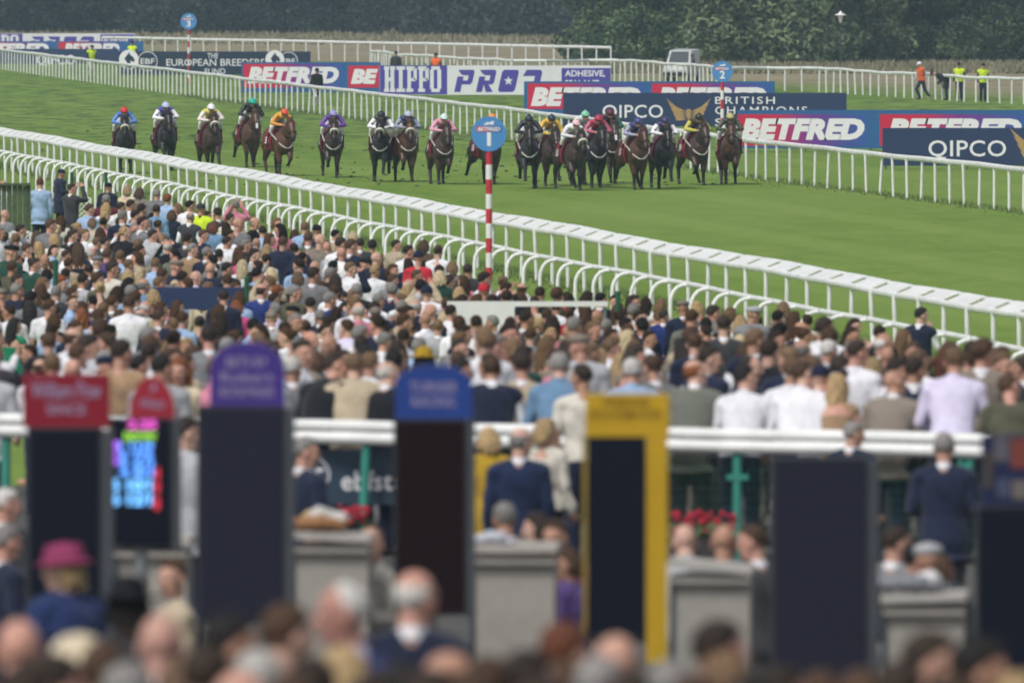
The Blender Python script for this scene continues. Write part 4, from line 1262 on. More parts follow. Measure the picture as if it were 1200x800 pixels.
def garment(sex, pose, kind):
    k = ('g', sex, pose, kind)
    if k in _cache: return _cache[k]
    mb = MB(); v = .0125; mt = M['cloth']; name = {'suit': 'jacket', 'tweed': 'jacket', 'coat': 'coat', 'shirt': 'shirt', 'waist': 'waistcoat', 'tee': 'tee_shirt', 'dress': 'dress', 'blouse': 'blouse', 'sleeves': 'shirt', 'trousers': 'trousers', 'vest': 'vest'}[kind]
    if kind in ('suit', 'tweed', 'coat'):
        g = .030 if kind != 'coat' else .042
        torso(mb, g, .74 if kind != 'coat' else .55, .02, 1.47)
        for i in (0, 1): arm(mb, pose, i, .020 if kind != 'coat' else .028, 1, False)
        if kind == 'coat': mb.tube([(0, -.02, 1.44), (0, -.02, 1.52)], [(.10, .095), (.085, .082)], 20, up=(1, 0, 0))
        if kind == 'tweed': mt = M['cloth_wool']
    elif kind in ('shirt', 'sleeves', 'blouse'):
        torso(mb, .024 if kind != 'blouse' else .026, .84, 0, 1.47 if kind != 'blouse' else 1.44)
        for i in (0, 1): arm(mb, pose, i, .013, 1, False)
        if kind != 'blouse': mb.tube([(0, -.014, 1.47), (0, -.010, 1.535)], [(.078, .076), (.068, .068)], 20, up=(1, 0, 0))
    elif kind in ('waist', 'vest'):
        torso(mb, .034 if kind == 'waist' else .05, .82, 0, 1.47)
        for s in (-1, 1): mb.cap((s * .05, -.012, 1.455), .072, (s * .125, -.012, 1.43), .072)
    elif kind == 'tee':
        torso(mb, .024, .82, 0, 1.46)
        for i in (0, 1): arm(mb, pose, i, .018, .4)
    elif kind == 'dress':
        torso(mb, .014, .42, .07, 1.40)
        for s in (-1, 1): mb.cap((s * .09, -.012, 1.44), .04, (s * .14, -.01, 1.38), .05)
    elif kind == 'trousers':
        torso(mb, .012, .80, 0, 1.0)
        for i in (0, 1): leg(mb, pose, i, .020, False)
        v = .014
    me = fuse(mb, name, mt, v, 3)
    a = sex_np(mesh_np(me).copy(), sex)
    a = wrinkle(a, .0035, len(kind))
    set_np(me, lean_np(a, POSES[pose]['lean']))
    _cache[k] = me
    return me
def collar(sex, pose):
    k = ('c', sex, pose)
    if k in _cache: return _cache[k]
    me = MB().tube([(0, -.018, 1.475), (0, -.010, 1.528)], [(.070, .070), (.062, .064)], 22, up=(1, 0, 0)).mesh('collar', M['cloth'])
    # small band: refine so that it can bend with the body
    set_np(me, lean_np(sex_np(mesh_np(me).copy(), sex), POSES[pose]['lean']))
    _cache[k] = me
    return me
def hair_mesh(style):
    k = ('h', style)
    if k in _cache: return _cache[k]
    rng = np.random.default_rng(sum(map(ord, style)))
    n, m = 44, 30
    mb = MB(); mb.ell((0, -.006, .026), (.082, .104, .097), n=n, m=m)
    me = mb.mesh('hair', M['hair'])
    a = mesh_np(me); c = np.array([0, -.006, .026]); d = a - c
    u = d / np.linalg.norm(d, axis=1, keepdims=True)
    front = np.clip(u[:, 1], -1, 1)
    thr = np.interp(front, [-1, -.5, 0, .35, .75, 1], {'buzz': [-.72, -.6, -.10, .35, .52, .56], 'fringe': [-.98, -.85, -.3, .3, .6, .6], 'bald': [-.7, -.6, -.15, .3, .9, .9]}.get(style, [-.78, -.66, -.12, .30, .48, .50] if style in ('long', 'wavy', 'bob', 'bun', 'curly') else [-.64, -.54, -.04, .34, .50, .52]))
    cover = np.clip((u[:, 2] - thr) / .14, 0, 1)
    if style == 'fringe': cover *= np.clip((.42 - u[:, 2]) / .15, 0, 1)
    if style == 'receding': cover *= 1 - np.clip((u[:, 1] - .1) / .3, 0, 1) * .95
    amp = {'buzz': .035, 'fringe': .028, 'receding': .05, 'short': .066, 'quiff': .10, 'curly': .17, 'long': .10, 'wavy': .13, 'bob': .12, 'bun': .09}.get(style, .09)
    fade = np.clip((u[:, 2] + .2) / .7, .25, 1) if style in ('short', 'quiff') else 1.0
    lump = .5 + .5 * np.sin(9 * u[:, 0] + 3) * np.sin(8 * u[:, 1] + 5 * u[:, 2])
    lock = np.sin(40 * np.arctan2(u[:, 0], u[:, 1]) + 6 * np.sin(7 * u[:, 2]))
    fac = 1 + cover * amp * fade * (.75 + .5 * lump) - (1 - cover) * .16 + cover * (.012 if style not in ('curly', 'wavy') else .03) * lock
    if style == 'quiff': fac += cover * .10 * np.clip(u[:, 1], 0, 1) * np.clip(u[:, 2], 0, 1)
    if style == 'curly': fac += cover * .05 * np.sin(23 * u[:, 0]) * np.sin(21 * u[:, 1]) * np.sin(19 * u[:, 2] + 1)
    set_np(me, c + d * fac[:, None])
    if style in ('long', 'wavy', 'bob', 'bun'):
        mb2 = MB()
        v = mesh_np(me); mb2.add([tuple(q) for q in v], [tuple(p.vertices) for p in me.polygons])
        L_ = {'long': .40, 'wavy': .33, 'bob': .17, 'bun': 0}[style]
        if L_:
            for j in range(19):
                t = (j - 9) / 9; x = .088 * math.sin(t * 1.75); y = -.035 - .075 * math.cos(t * 1.75); l = L_ * (1 - .3 * abs(t)) * rng.uniform(.72, 1.08)
                w = .013 if style == 'wavy' else .006
                path = [(x * .9, y * .85, .05)] + [(x * (1.02 + .12 * q) + w * math.sin(9 * q + j), y * (1 + .18 * q) + w * math.cos(8 * q + 2 * j), .03 - l * q) for q in (.15, .3, .45, .6, .75, .9, 1.0)]
                mb2.tube(path, [.020, .021, .021, .021, .020, .018, .014, .006], 8)
        else: mb2.ell((0, -.115, .05), (.045, .042, .045))
        bpy.data.meshes.remove(me)
        me = fuse(mb2, 'hair', M['hair'], .0075, 1)
    me.name = 'hair'
    _cache[k] = me
    return me
def hat_mesh(kind):
    k = ('hat', kind)
    if k in _cache: return _cache[k]
    mb = MB()
    if kind in ('cap', 'beanie', 'flatcap'):
        path = [(0, -.008, .028), (0, -.010, .06), (0, -.012, .10), (0, -.012, .128), (0, -.012, .142)]
        rad = [(.090, .112), (.091, .113), (.080, .10), (.05, .062), (.01, .012)]
        if kind == 'flatcap': path = [(0, -.0, .050), (0, .0, .075), (0, .004, .11), (0, .0, .128)]; rad = [(.09, .115), (.10, .128), (.085, .115), (.02, .03)]
        mb.tube(path, rad, 24, up=(1, 0, 0))
        if kind != 'beanie':
            pk = [(-.07, .085), (-.05, .150 if kind == 'cap' else .128), (0, .178 if kind == 'cap' else .142), (.05, .150 if kind == 'cap' else .128), (.07, .085)]
            vs = [(x, y, .045 - .15 * (y - .085)) for x, y in pk] + [(x, y, .055 - .15 * (y - .085)) for x, y in pk]
            mb.add(vs, [(0, 1, 2, 3, 4), (9, 8, 7, 6, 5), (0, 5, 6, 1), (1, 6, 7, 2), (2, 7, 8, 3), (3, 8, 9, 4), (4, 9, 5, 0)])
        else: mb.tube([(0, -.008, .01), (0, -.008, .05)], [(.093, .115), (.094, .116)], 24, up=(1, 0, 0))
    elif kind == 'brim':
        mb.tube([(0, 0, .045), (0, 0, .055), (0, 0, .066)], [(.20, .21), (.205, .215), (.095, .115)], 30, up=(1, 0, 0))
        mb.tube([(0, 0, .05), (0, 0, .10), (0, 0, .145), (0, 0, .165)], [(.094, .114), (.09, .108), (.075, .09), (.03, .035)], 24, up=(1, 0, 0))
    elif kind == 'dome':
        mb.tube([(0, -.02, .03), (0, -.02, .04), (0, -.02, .055), (0, -.02, .10), (0, -.02, .14), (0, -.02, .155)], [(.15, .16), (.155, .165), (.115, .125), (.105, .115), (.07, .08), (.02, .02)], 28, up=(1, 0, 0))
        for j in range(6): mb.ell((.07 * math.cos(j * 1.05), -.02 + .08 * math.sin(j * 1.05), .10 + .01 * (j % 3)), (.036, .032, .026))
    elif kind == 'flower':
        for j in range(7):
            a = j * .9; mb.ell((.035 * math.cos(a) + .03, -.01 + .05 * math.sin(a), .13 + .012 * (j % 3)), (.035, .03, .022), rot=Matrix.Rotation(a, 3, 'Z'))
    me = mb.mesh('hat', M['hat'])
    _cache[k] = me
    return me

COLS = {'white': (.72, .72, .76), 'offwhite': (.60, .57, .50), 'navy': (.013, .018, .040), 'black': (.010, .011, .014), 'charcoal': (.035, .037, .042), 'grey': (.17, .175, .185), 'lightgrey': (.36, .37, .39),
        'lightblue': (.30, .42, .62), 'denim': (.13, .23, .36), 'royal': (.018, .035, .16), 'beige': (.42, .35, .25), 'tan': (.30, .20, .12), 'brown': (.075, .045, .03), 'olive': (.085, .085, .055), 'green': (.01, .19, .10), 'darkgreen': (.012, .05, .035),
        'red': (.42, .02, .035), 'maroon': (.10, .018, .028), 'pink': (.55, .20, .27), 'magenta': (.50, .06, .18), 'yellow': (.56, .46, .08), 'mustard': (.36, .235, .02), 'lilac': (.58, .54, .70), 'hivis': (.55, .72, .03), 'orange': (.75, .13, .03), 'taupe': (.20, .17, .14), 'purple': (.075, .045, .16), 'cream': (.58, .50, .36), 'greengrey': (.14, .15, .125), 'hotpink': (.21, .035, .09)}
HAIRC = {'black': (.012, .010, .009), 'dark': (.028, .018, .012), 'brown': (.065, .035, .019), 'light': (.15, .092, .050), 'blonde': (.36, .25, .125), 'pale': (.50, .40, .25), 'ginger': (.22, .070, .022), 'auburn': (.10, .033, .016), 'grey': (.21, .20, .19), 'white': (.52, .50, .47)}
SKINC = [(.50, .285, .21), (.46, .255, .185), (.53, .325, .25), (.40, .22, .15), (.52, .275, .21), (.24, .13, .08)]
prng = random.Random(21)
def make_person(label, loc, rz, sex='m', top='shirt', color='white', hair='short', hairc='brown', pose='stand', yaw=0, scale=1.0, skin=None, trousers=None, hat=None, hatc=None, group=None, under='white', cat='person'):
    o = link('person', body_mesh(sex, pose, yaw), None, loc, (0, 0, rz), skin or prng.choice(SKINC[:5]))
    o.scale = (scale, scale, scale)
    tag(o, label, cat, group)
    C_ = lambda c: COLS[c] if isinstance(c, str) else c
    def jit(c):
        k = prng.uniform(.82, 1.15) if C_(c)[1] < .5 else prng.uniform(.88, 1.04)
        return tuple(q * k for q in C_(c))
    if top in ('waist', 'vest'):
        link('shirt', garment(sex, pose, 'sleeves'), o, color=C_(under)); link(garment(sex, pose, top).name.split('.')[0], garment(sex, pose, top), o, color=jit(color))
    else: link(garment(sex, pose, top).name.split('.')[0], garment(sex, pose, top), o, color=jit(color))
    if top in ('suit', 'tweed') or top == 'waist': link('collar', collar(sex, pose), o, color=C_(under))
    if top != 'dress': link('trousers', garment(sex, pose, 'trousers'), o, color=jit(trousers or prng.choice(['navy', 'charcoal', 'black', 'grey', 'taupe', 'navy'])))
    hf = head_frame(sex, pose, yaw)
    if hair not in ('none', 'bald0'):
        k = prng.uniform(.75, 1.25); h = link('hair', hair_mesh(hair), o, color=tuple(q * k for q in HAIRC[hairc])); h.matrix_local = hf
    if hat:
        t = link('hat', hat_mesh(hat), o, color=C_(hatc or 'navy')); t.matrix_local = hf
    return o

HW = {'short': 'short %s hair', 'quiff': 'swept up %s hair', 'buzz': 'cropped %s hair', 'fringe': 'bald crown and %s sides', 'receding': 'receding %s hair', 'bald0': 'bald head', 'curly': 'curly %s hair', 'long': 'long straight %s hair', 'wavy': 'long wavy %s hair', 'bob': '%s bob', 'bun': '%s hair bun', 'none': ''}
CW = {'offwhite': 'off-white', 'lightgrey': 'pale grey', 'lightblue': 'light blue', 'royal': 'royal blue', 'darkgreen': 'dark green', 'greengrey': 'grey-green', 'hivis': 'yellow hi-vis', 'hotpink': 'pink', 'pale': 'pale blonde', 'light': 'light brown', 'dark': 'dark brown'}
TW = {'suit': 'suit jacket', 'tweed': 'tweed jacket', 'coat': 'coat', 'shirt': 'shirt', 'waist': 'waistcoat', 'tee': 'tee shirt', 'dress': 'dress', 'blouse': 'blouse'}
def looks(q):
    hw = HW[q['hair']]
    if '%s' in hw: hw = hw % CW.get(q['hairc'], q['hairc'])
    w = 'man' if q['sex'] == 'm' else 'woman'
    if q.get('hat'):
        hat = {'cap': 'cap', 'beanie': 'beanie', 'flatcap': 'flat cap', 'brim': 'brimmed hat', 'dome': 'domed hat', 'flower': 'flower headpiece'}[q['hat']]
        hw = CW.get(q['hatc'], q['hatc']) + ' ' + hat
    return '%s with %s, %s %s' % (w, hw, CW.get(q['color'], q['color']), TW[q['top']])

# ---- the people one can pick out in the photograph: x, y of the top of the head, then looks
PP = []
def P(x, y, sex, top, color, hair, hairc, pose='stand', yaw=0, rz=0, label=None, h=None, mark=None, **kw):
    PP.append(dict(x=x, y=y, sex=sex, top=top, color=color, hair=hair, hairc=hairc, pose=pose, yaw=yaw, rz=rz, label=label, h=h, mark=mark, hand=True, **kw))
# left side of the lawn
P(2, 211, 'm', 'shirt', 'white', 'fringe', 'grey', 'fold', -45, -30, 'older man in white shirt standing below the wooden fence', mark='the older man by the wooden fence')
P(4, 245, 'm', 'tee', 'grey', 'bald0', 'grey', 'fold', -45, -20, 'bald man in grey tee shirt at the left edge of the lawn')
P(47, 208, 'm', 'suit', 'lightblue', 'short', 'auburn', 'stand', 0, 5, 'man with auburn hair in pale blue jacket beside the wooden fence', mark='the man in the pale blue jacket')
P(70, 198, 'm', 'coat', 'navy', 'none', 'dark', 'fold', 0, -60, 'man in navy coat and navy cap between the pale blue and charcoal jackets', hat='cap', hatc='navy')
P(84, 214, 'm', 'suit', 'charcoal', 'short', 'dark', 'raise', -45, -35, 'man in charcoal suit lifting a phone with both hands at the left', mark='the man in charcoal suit with raised arms')
P(126, 214, 'm', 'coat', 'navy', 'none', 'dark', 'fold', 0, -20, 'man in navy coat and black cap at the hooped rail', hat='cap', hatc='black', mark='the black capped man at the hooped rail')
P(124, 227, 'm', 'coat', 'maroon', 'short', 'grey', 'fold', 0, -10, 'grey haired man in maroon coat near the lattice panel')
P(149, 217, 'f', 'blouse', 'cream', 'bob', 'blonde', 'fold', 0, -20)
P(163, 220, 'f', 'coat', 'taupe', 'bob', 'brown', 'fold', 0, -20)
P(141, 236, 'm', 'shirt', 'offwhite', 'short', 'dark', 'stand', -45, -20, 'man with dark hair in off-white shirt close behind the maroon coat')
P(152, 233, 'm', 'shirt', 'white', 'short', 'dark', 'stand', -45, -10)
P(183, 221, 'm', 'coat', 'grey', 'short', 'grey', 'fold', 0, -20)
P(196, 227, 'm', 'shirt', 'lightblue', 'curly', 'ginger', 'stand', 0, -25, 'ginger haired man in light blue shirt near the hooped rail')
P(183, 239, 'm', 'shirt', 'denim', 'short', 'dark', 'stand', 0, -10)
P(201, 246, 'f', 'coat', 'navy', 'bob', 'brown', 'stand', 0, -15, 'woman with brown bob in long navy coat at the left of the lawn', mark='the woman in the long navy coat')
P(222, 247, 'm', 'waist', 'charcoal', 'fringe', 'grey', 'fold', 0, -25, 'grey haired man in charcoal waistcoat and white sleeves', mark='the man in the charcoal waistcoat')
P(235, 238, 'm', 'vest', 'hivis', 'none', 'dark', 'stand', 0, -10, 'capped attendant in bright yellow vest among the left crowd', hat='cap', hatc='charcoal', under='navy', mark='the yellow vested attendant')
P(276, 234, 'm', 'shirt', 'pink', 'short', 'grey', 'raise', 0, -5, 'grey haired man in pale pink shirt holding a camera above his head', mark='the man holding a camera up')
P(268, 249, 'm', 'tee', 'offwhite', 'short', 'dark', 'fold', -45, -20)
P(278, 254, 'm', 'tee', 'grey', 'bald0', 'grey', 'stand', -45, -20)
P(250, 260, 'f', 'coat', 'denim', 'bob', 'auburn', 'stand', 0, -20, 'woman with auburn bob in denim jacket', mark='the woman in the denim jacket')
P(236, 268, 'm', 'tee', 'navy', 'short', 'brown', 'fold', -45, -45, 'man with cropped brown hair in navy tee shirt facing right, left lawn')
P(223, 284, 'm', 'tweed', 'tan', 'short', 'grey', 'fold', -45, -40, 'man in tan tweed jacket with arms folded, facing right', mark='the man in the tan tweed jacket')
P(265, 276, 'm', 'shirt', 'white', 'short', 'dark', 'stand', -45, -15)
P(286, 279, 'm', 'shirt', 'black', 'short', 'grey', 'fold', -45, -40)
P(177, 268, 'm', 'coat', 'lightgrey', 'short', 'dark', 'fold', -45, -35, 'man in pale grey jumper with folded arms, facing right', mark='the man in the pale grey jumper')
P(144, 264, 'm', 'coat', 'black', 'receding', 'blonde', 'fold', -45, -35, 'man with thin blonde hair in black jumper facing right', mark='the man in the black jumper')
P(83, 268, 'm', 'suit', 'black', 'quiff', 'dark', 'fold', -45, -40, 'man with swept up dark hair in black jacket facing right', mark='the dark haired man in black jacket')
P(43, 270, 'f', 'blouse', 'taupe', 'long', 'brown', 'stand', 0, -10)
P(64, 274, 'f', 'blouse', 'offwhite', 'bob', 'blonde', 'stand', 45, 10)
P(10, 286, 'm', 'coat', 'darkgreen', 'none', 'black', 'fold', -45, -40, 'man in dark green coat and black flat cap at the left edge', hat='flatcap', hatc='black')
P(38, 301, 'm', 'tweed', 'darkgreen', 'short', 'dark', 'fold', -45, -35, 'man with short hair in dark green checked jacket facing right', mark='the man in the green checked jacket')
P(17, 320, 'm', 'suit', 'navy', 'short', 'dark', 'fold', -45, -40)
P(92, 284, 'f', 'dress', 'navy', 'long', 'brown', 'stand', 0, -10)
P(113, 277, 'm', 'shirt', 'charcoal', 'buzz', 'light', 'stand', -45, -20)
P(122, 276, 'm', 'suit', 'charcoal', 'short', 'dark', 'stand', -45, -20)
P(125, 290, 'm', 'shirt', 'purple', 'short', 'brown', 'stand', 0, -20)
P(129, 305, 'm', 'tee', 'offwhite', 'quiff', 'dark', 'fold', -45, -35, 'dark haired man in off-white polo facing right', mark='the man in the off-white polo')
P(104, 308, 'm', 'suit', 'navy', 'short', 'dark', 'stand', 0, -10)
P(95, 299, 'm', 'suit', 'charcoal', 'buzz', 'light', 'stand', -45, -30)
P(150, 316, 'f', 'coat', 'navy', 'bob', 'blonde', 'fold', 0, -10)
P(163, 313, 'f', 'blouse', 'offwhite', 'wavy', 'pale', 'fold', -45, -20)
P(182, 301, 'm', 'shirt', 'lightblue', 'receding', 'light', 'stand', 0, -10)
P(204, 304, 'm', 'coat', 'navy', 'none', 'grey', 'fold', -45, -20, None, hat='flatcap', hatc='taupe')
P(246, 307, 'm', 'coat', 'navy', 'bald0', 'grey', 'stand', 0, -10, 'bald man in navy coat above the navy crowd banner', mark='the bald man in navy coat')
P(264, 306, 'm', 'coat', 'black', 'short', 'black', 'fold', -45, -20)
P(284, 304, 'f', 'blouse', 'white', 'long', 'pale', 'stand', 0, -15)
P(117, 330, 'f', 'dress', 'navy', 'bun', 'blonde', 'fold', 0, 0, 'woman with blonde bun in front of the navy crowd banner')
P(151, 349, 'm', 'shirt', 'white', 'short', 'brown', 'fold', 0, 0, 'big man in white shirt seen from behind, left crowd', h=1.95, scale=1.12, mark='the big man in white shirt')
P(180, 339, 'f', 'blouse', 'pink', 'bob', 'blonde', 'stand', 0, 0)
P(238, 338, 'f', 'blouse', 'cream', 'long', 'brown', 'stand', 0, 0, 'woman with long brown hair in cream blouse', mark='the woman in the cream blouse')
P(277, 352, 'f', 'blouse', 'magenta', 'bob', 'ginger', 'stand', 0, 0, 'woman with ginger hair in magenta blouse', mark='the woman in magenta')
P(262, 338, 'm', 'suit', 'navy', 'short', 'dark')
P(185, 361, 'm', 'suit', 'navy', 'short', 'brown', 'fold', -45, 0)
P(203, 371, 'm', 'shirt', 'white', 'short', 'light', 'stand', 45, 0)
P(234, 370, 'f', 'dress', 'royal', 'bun', 'dark')
P(35, 355, 'f', 'dress', 'black', 'long', 'black', 'stand', 0, 0, 'woman with very long straight black hair at the left', h=1.7, mark='the woman with very long black hair')
P(15, 372, 'f', 'dress', 'green', 'long', 'black', 'fold', -45, -20, 'woman in bright green dress at the left edge', mark='the woman in the green dress')
P(57, 388, 'm', 'coat', 'black', 'short', 'brown', 'stand', 0, 0, 'man in black coat with fair brown hair near the red sign', mark='the man in black coat above the red sign')
P(96, 361, 'f', 'blouse', 'beige', 'wavy', 'ginger', 'stand', 45, 0)
P(22, 262, 'm', 'suit', 'lightgrey', 'short', 'dark', 'fold', -45, -25); P(30, 284, 'm', 'shirt', 'white', 'short', 'brown', 'stand', -45, -30); P(108, 255, 'f', 'blouse', 'offwhite', 'bob', 'light', 'stand', 0, -10); P(58, 256, 'm', 'coat', 'grey', 'quiff', 'brown', 'stand', -45, -30); P(103, 238, 'm', 'shirt', 'lightblue', 'short', 'brown', 'fold', -45, -30)
# middle
P(312, 286, 'f', 'blouse', 'offwhite', 'long', 'blonde', 'fold', 0, -20, 'woman with long blonde hair and off-white top, left of a navy coat')
P(331, 276, 'm', 'coat', 'navy', 'short', 'brown', 'stand', 0, -15, 'man in padded navy coat with brown hair near the hooped rail', mark='the man in the padded navy coat')
P(357, 259, 'm', 'shirt', 'lightblue', 'short', 'light', 'stand', 0, -10)
P(371, 263, 'm', 'coat', 'navy', 'none', 'black', 'stand', 0, -10, None, hat='cap', hatc='black')
P(361, 271, 'm', 'tweed', 'olive', 'short', 'brown', 'stand', 0, -10, 'man in olive tweed jacket seen from behind near the hooped rail', mark='the man in the olive tweed jacket')
P(374, 273, 'm', 'coat', 'taupe', 'bald0', 'grey', 'stand', -45, -15)
P(383, 282, 'm', 'tee', 'lightgrey', 'bald0', 'grey', 'stand', 0, -10, 'bald man in pale grey tee shirt below the hooped rail', mark='the bald man in pale grey tee shirt')
P(398, 277, 'm', 'shirt', 'white', 'short', 'dark', 'stand', -45, -20)
P(410, 279, 'm', 'suit', 'navy', 'short', 'brown', 'stand', -45, -20)
P(422, 278, 'm', 'suit', 'charcoal', 'short', 'dark'); P(436, 281, 'f', 'coat', 'black', 'curly', 'black')
P(440, 294, 'm', 'suit', 'navy', 'bald0', 'grey', 'stand', -45, -10)
P(462, 280, 'm', 'coat', 'beige', 'short', 'dark', 'fold', -45, -45, 'dark haired man in beige coat facing right by the hooped rail', mark='the man in the beige coat')
P(490, 294, 'm', 'tee', 'red', 'none', 'dark', 'stand', 0, -10, 'person in red tee shirt and navy cap near the hooped rail', hat='cap', hatc='navy', mark='the person in the red tee shirt')
P(513, 287, 'f', 'blouse', 'white', 'bun', 'brown', 'fold', 0, -10, 'brown haired woman in white blouse standing out at the hooped rail', mark='the woman in the white blouse')
P(496, 281, 'f', 'coat', 'brown', 'bob', 'brown', 'fold', 0, -10)
P(409, 306, 'm', 'shirt', 'white', 'short', 'light', 'stand', -45, -45, 'man with fair brown hair in white shirt facing right', mark='the fair man in white shirt facing right')
P(438, 310, 'm', 'shirt', 'white', 'quiff', 'blonde', 'stand', -45, -10, 'blond young man in white shirt in the middle of the lawn', mark='the blond man in white shirt')
P(366, 312, 'm', 'suit', 'grey', 'quiff', 'dark', 'stand', -45, -5, 'man in grey checked suit with swept up dark hair', mark='the man in the grey checked suit')
P(349, 318, 'f', 'coat', 'taupe', 'bob', 'light'); P(393, 320, 'f', 'dress', 'charcoal', 'long', 'dark')
P(418, 331, 'm', 'coat', 'black', 'short', 'grey')
P(459, 320, 'm', 'suit', 'grey', 'short', 'brown', 'stand', -45, -20, 'man in grey suit with short brown hair facing right')
P(487, 315, 'm', 'suit', 'charcoal', 'short', 'brown', 'stand', -45, -45, 'man in charcoal suit facing right, just below the red tee shirt')
P(525, 322, 'm', 'suit', 'navy', 'curly', 'dark', 'stand', -45, -20, 'man with curly dark hair in navy suit, white collar showing', mark='the curly haired man in navy suit')
P(515, 317, 'f', 'coat', 'darkgreen', 'bob', 'pale'); P(538, 336, 'f', 'blouse', 'offwhite', 'bob', 'blonde')
P(530, 306, 'f', 'coat', 'taupe', 'bob', 'light'); P(548, 308, 'm', 'coat', 'charcoal', 'short', 'dark')
P(567, 332, 'm', 'coat', 'grey', 'none', 'dark', 'stand', 0, 0, 'person in bright red cap at the foot of the striped pole', hat='cap', hatc='red')
P(306, 331, 'm', 'suit', 'royal', 'fringe', 'brown', 'stand', -45, 0, 'balding man in royal blue suit, left middle of the crowd', mark='the balding man in royal blue')
P(500, 334, 'm', 'coat', 'white', 'none', 'dark', 'stand', 0, 0, None, hat='beanie', hatc='navy')
P(513, 373, 'm', 'suit', 'lightgrey', 'short', 'light', 'stand', 0, 0, 'man in pale grey checked jacket seen from behind in mid crowd', mark='the man in the pale grey checked jacket')
P(777, 362, 'm', 'suit', 'royal', 'short', 'dark', 'stand', -45, 0, 'man in bright royal blue suit standing above the crowd', mark='the man in the royal blue suit')
P(848, 370, 'm', 'suit', 'charcoal', 'short', 'dark', 'stand', 0, 0, 'tall man in charcoal suit seen from behind, right of the royal blue suit', scale=1.06, h=1.88, mark='the tall man in charcoal suit')
P(814, 388, 'm', 'suit', 'navy', 'short', 'brown', 'stand', 0, 0, 'man in navy suit between the royal blue and charcoal suits')
P(881, 358, 'm', 'coat', 'grey', 'none', 'grey', 'stand', -45, -20, 'man in pale grey flat cap at the front of the crowd', hat='flatcap', hatc='lightgrey', mark='the man in the pale grey flat cap')
P(834, 356, 'm', 'shirt', 'white', 'short', 'dark', 'stand', -45, -20)
P(1078, 359, 'm', 'waist', 'navy', 'short', 'black', 'sip', -45, -25, 'man in navy waistcoat with hand to his ear by the wide rail', mark='the man in navy waistcoat at the rail')
P(918, 353, 'f', 'coat', 'taupe', 'bob', 'light', 'stand', 0, 0)
# along the hand rail
P(1116, 415, 'm', 'shirt', 'lilac', 'short', 'light', 'lean', 0, -6, 'tall man in lilac shirt leaning on the white hand rail', scale=1.06, h=1.66, mark='the tall man in the lilac shirt')
P(1040, 441, 'm', 'tweed', 'taupe', 'bald0', 'grey', 'lean', -45, -15, 'bald man in brown-grey tweed leaning on the hand rail', h=1.56, mark='the bald man in brown-grey tweed')
P(868, 436, 'm', 'shirt', 'white', 'quiff', 'black', 'lean', -45, -10, 'black haired man in white shirt leaning on rail, left of two', h=1.56, mark='the black haired man leaning in white shirt')
P(930, 431, 'm', 'shirt', 'white', 'buzz', 'brown', 'lean', -45, -20, 'crop haired man in white shirt leaning on rail, right of two', h=1.58, mark='the crop haired man leaning in white shirt')
P(952, 437, 'm', 'shirt', 'white', 'none', 'dark', 'lean', 0, -15, 'man in white shirt and dark cap beside the leaning crop haired man', h=1.55, hat='cap', hatc='navy')
P(979, 446, 'f', 'dress', 'tan', 'long', 'blonde', 'lean', 45, 0, 'woman with blonde hair, navy flower headpiece and tan dress at the rail', h=1.5, hat='flower', hatc='navy', mark='the woman with the flower headpiece')
P(809, 429, 'm', 'tweed', 'greengrey', 'fringe', 'ginger', 'lean', -45, -10, 'balding man in grey-green tweed leaning on the rail', h=1.6, mark='the balding man in grey-green tweed')
P(829, 433, 'm', 'suit', 'navy', 'short', 'dark', 'stand', -45, -45, 'dark haired man in navy suit in profile behind the grey-green tweed', h=1.62)
P(656, 421, 'm', 'shirt', 'denim', 'receding', 'grey', 'lean', 0, 0, 'man with receding grey hair in faded blue shirt at rail', h=1.62, mark='the man in the faded blue shirt')
P(684, 424, 'm', 'tee', 'offwhite', 'buzz', 'dark', 'stand', 45, 0)
P(612, 412, 'm', 'suit', 'beige', 'quiff', 'dark', 'stand', 0, 0, 'man in beige jacket left of the faded blue shirt', mark='the man in the beige jacket')
P(576, 425, 'm', 'waist', 'navy', 'buzz', 'brown', 'lean', 0, 0, 'crop haired man in navy waistcoat leaning on the hand rail', h=1.62, mark='the crop haired man in navy waistcoat')
P(741, 428, 'm', 'shirt', 'lightblue', 'short', 'white', 'lean', 0, 0, 'white haired man in light blue shirt behind the yellow sign', h=1.58, mark='the white haired man in light blue')
P(371, 421, 'm', 'coat', 'black', 'short', 'dark', 'lean', -45, -30, 'dark haired man in black jacket resting an elbow on the rail', h=1.6, mark='the man in black with an elbow on the rail')
P(414, 421, 'm', 'coat', 'beige', 'buzz', 'light', 'lean', 0, 0, 'man with cropped fair hair in beige coat at the hand rail', h=1.6, mark='the crop haired man in beige at the rail')
P(441, 431, 'm', 'suit', 'black', 'fringe', 'white', 'lean', -45, -20, 'old man with white hair in black jacket leaning at the rail', h=1.57, mark='the old man in black at the rail')
P(461, 424, 'f', 'coat', 'navy', 'curly', 'black', 'stand', 0, 0, None, h=1.6)
P(497, 405, 'f', 'coat', 'navy', 'bob', 'dark', 'stand', 0, 0, 'woman in yellow straw hat above the blue domed sign', hat='brim', hatc='mustard', mark='the woman in the yellow straw hat')
P(212, 437, 'f', 'blouse', 'cream', 'wavy', 'ginger', 'fold', 0, 165, 'auburn haired woman in cream top facing the camera', h=1.6, mark='the auburn woman facing the camera')
P(140, 396, 'm', 'tee', 'tan', 'quiff', 'dark', 'stand', -45, 0, 'man in tan tee shirt with swept up dark hair, left crowd', mark='the man in the tan tee shirt')
P(160, 421, 'f', 'coat', 'black', 'bun', 'black', 'fold', -45, -20, 'woman with black hair bun in black coat above the red dome', h=1.6, mark='the woman in black above the red dome')
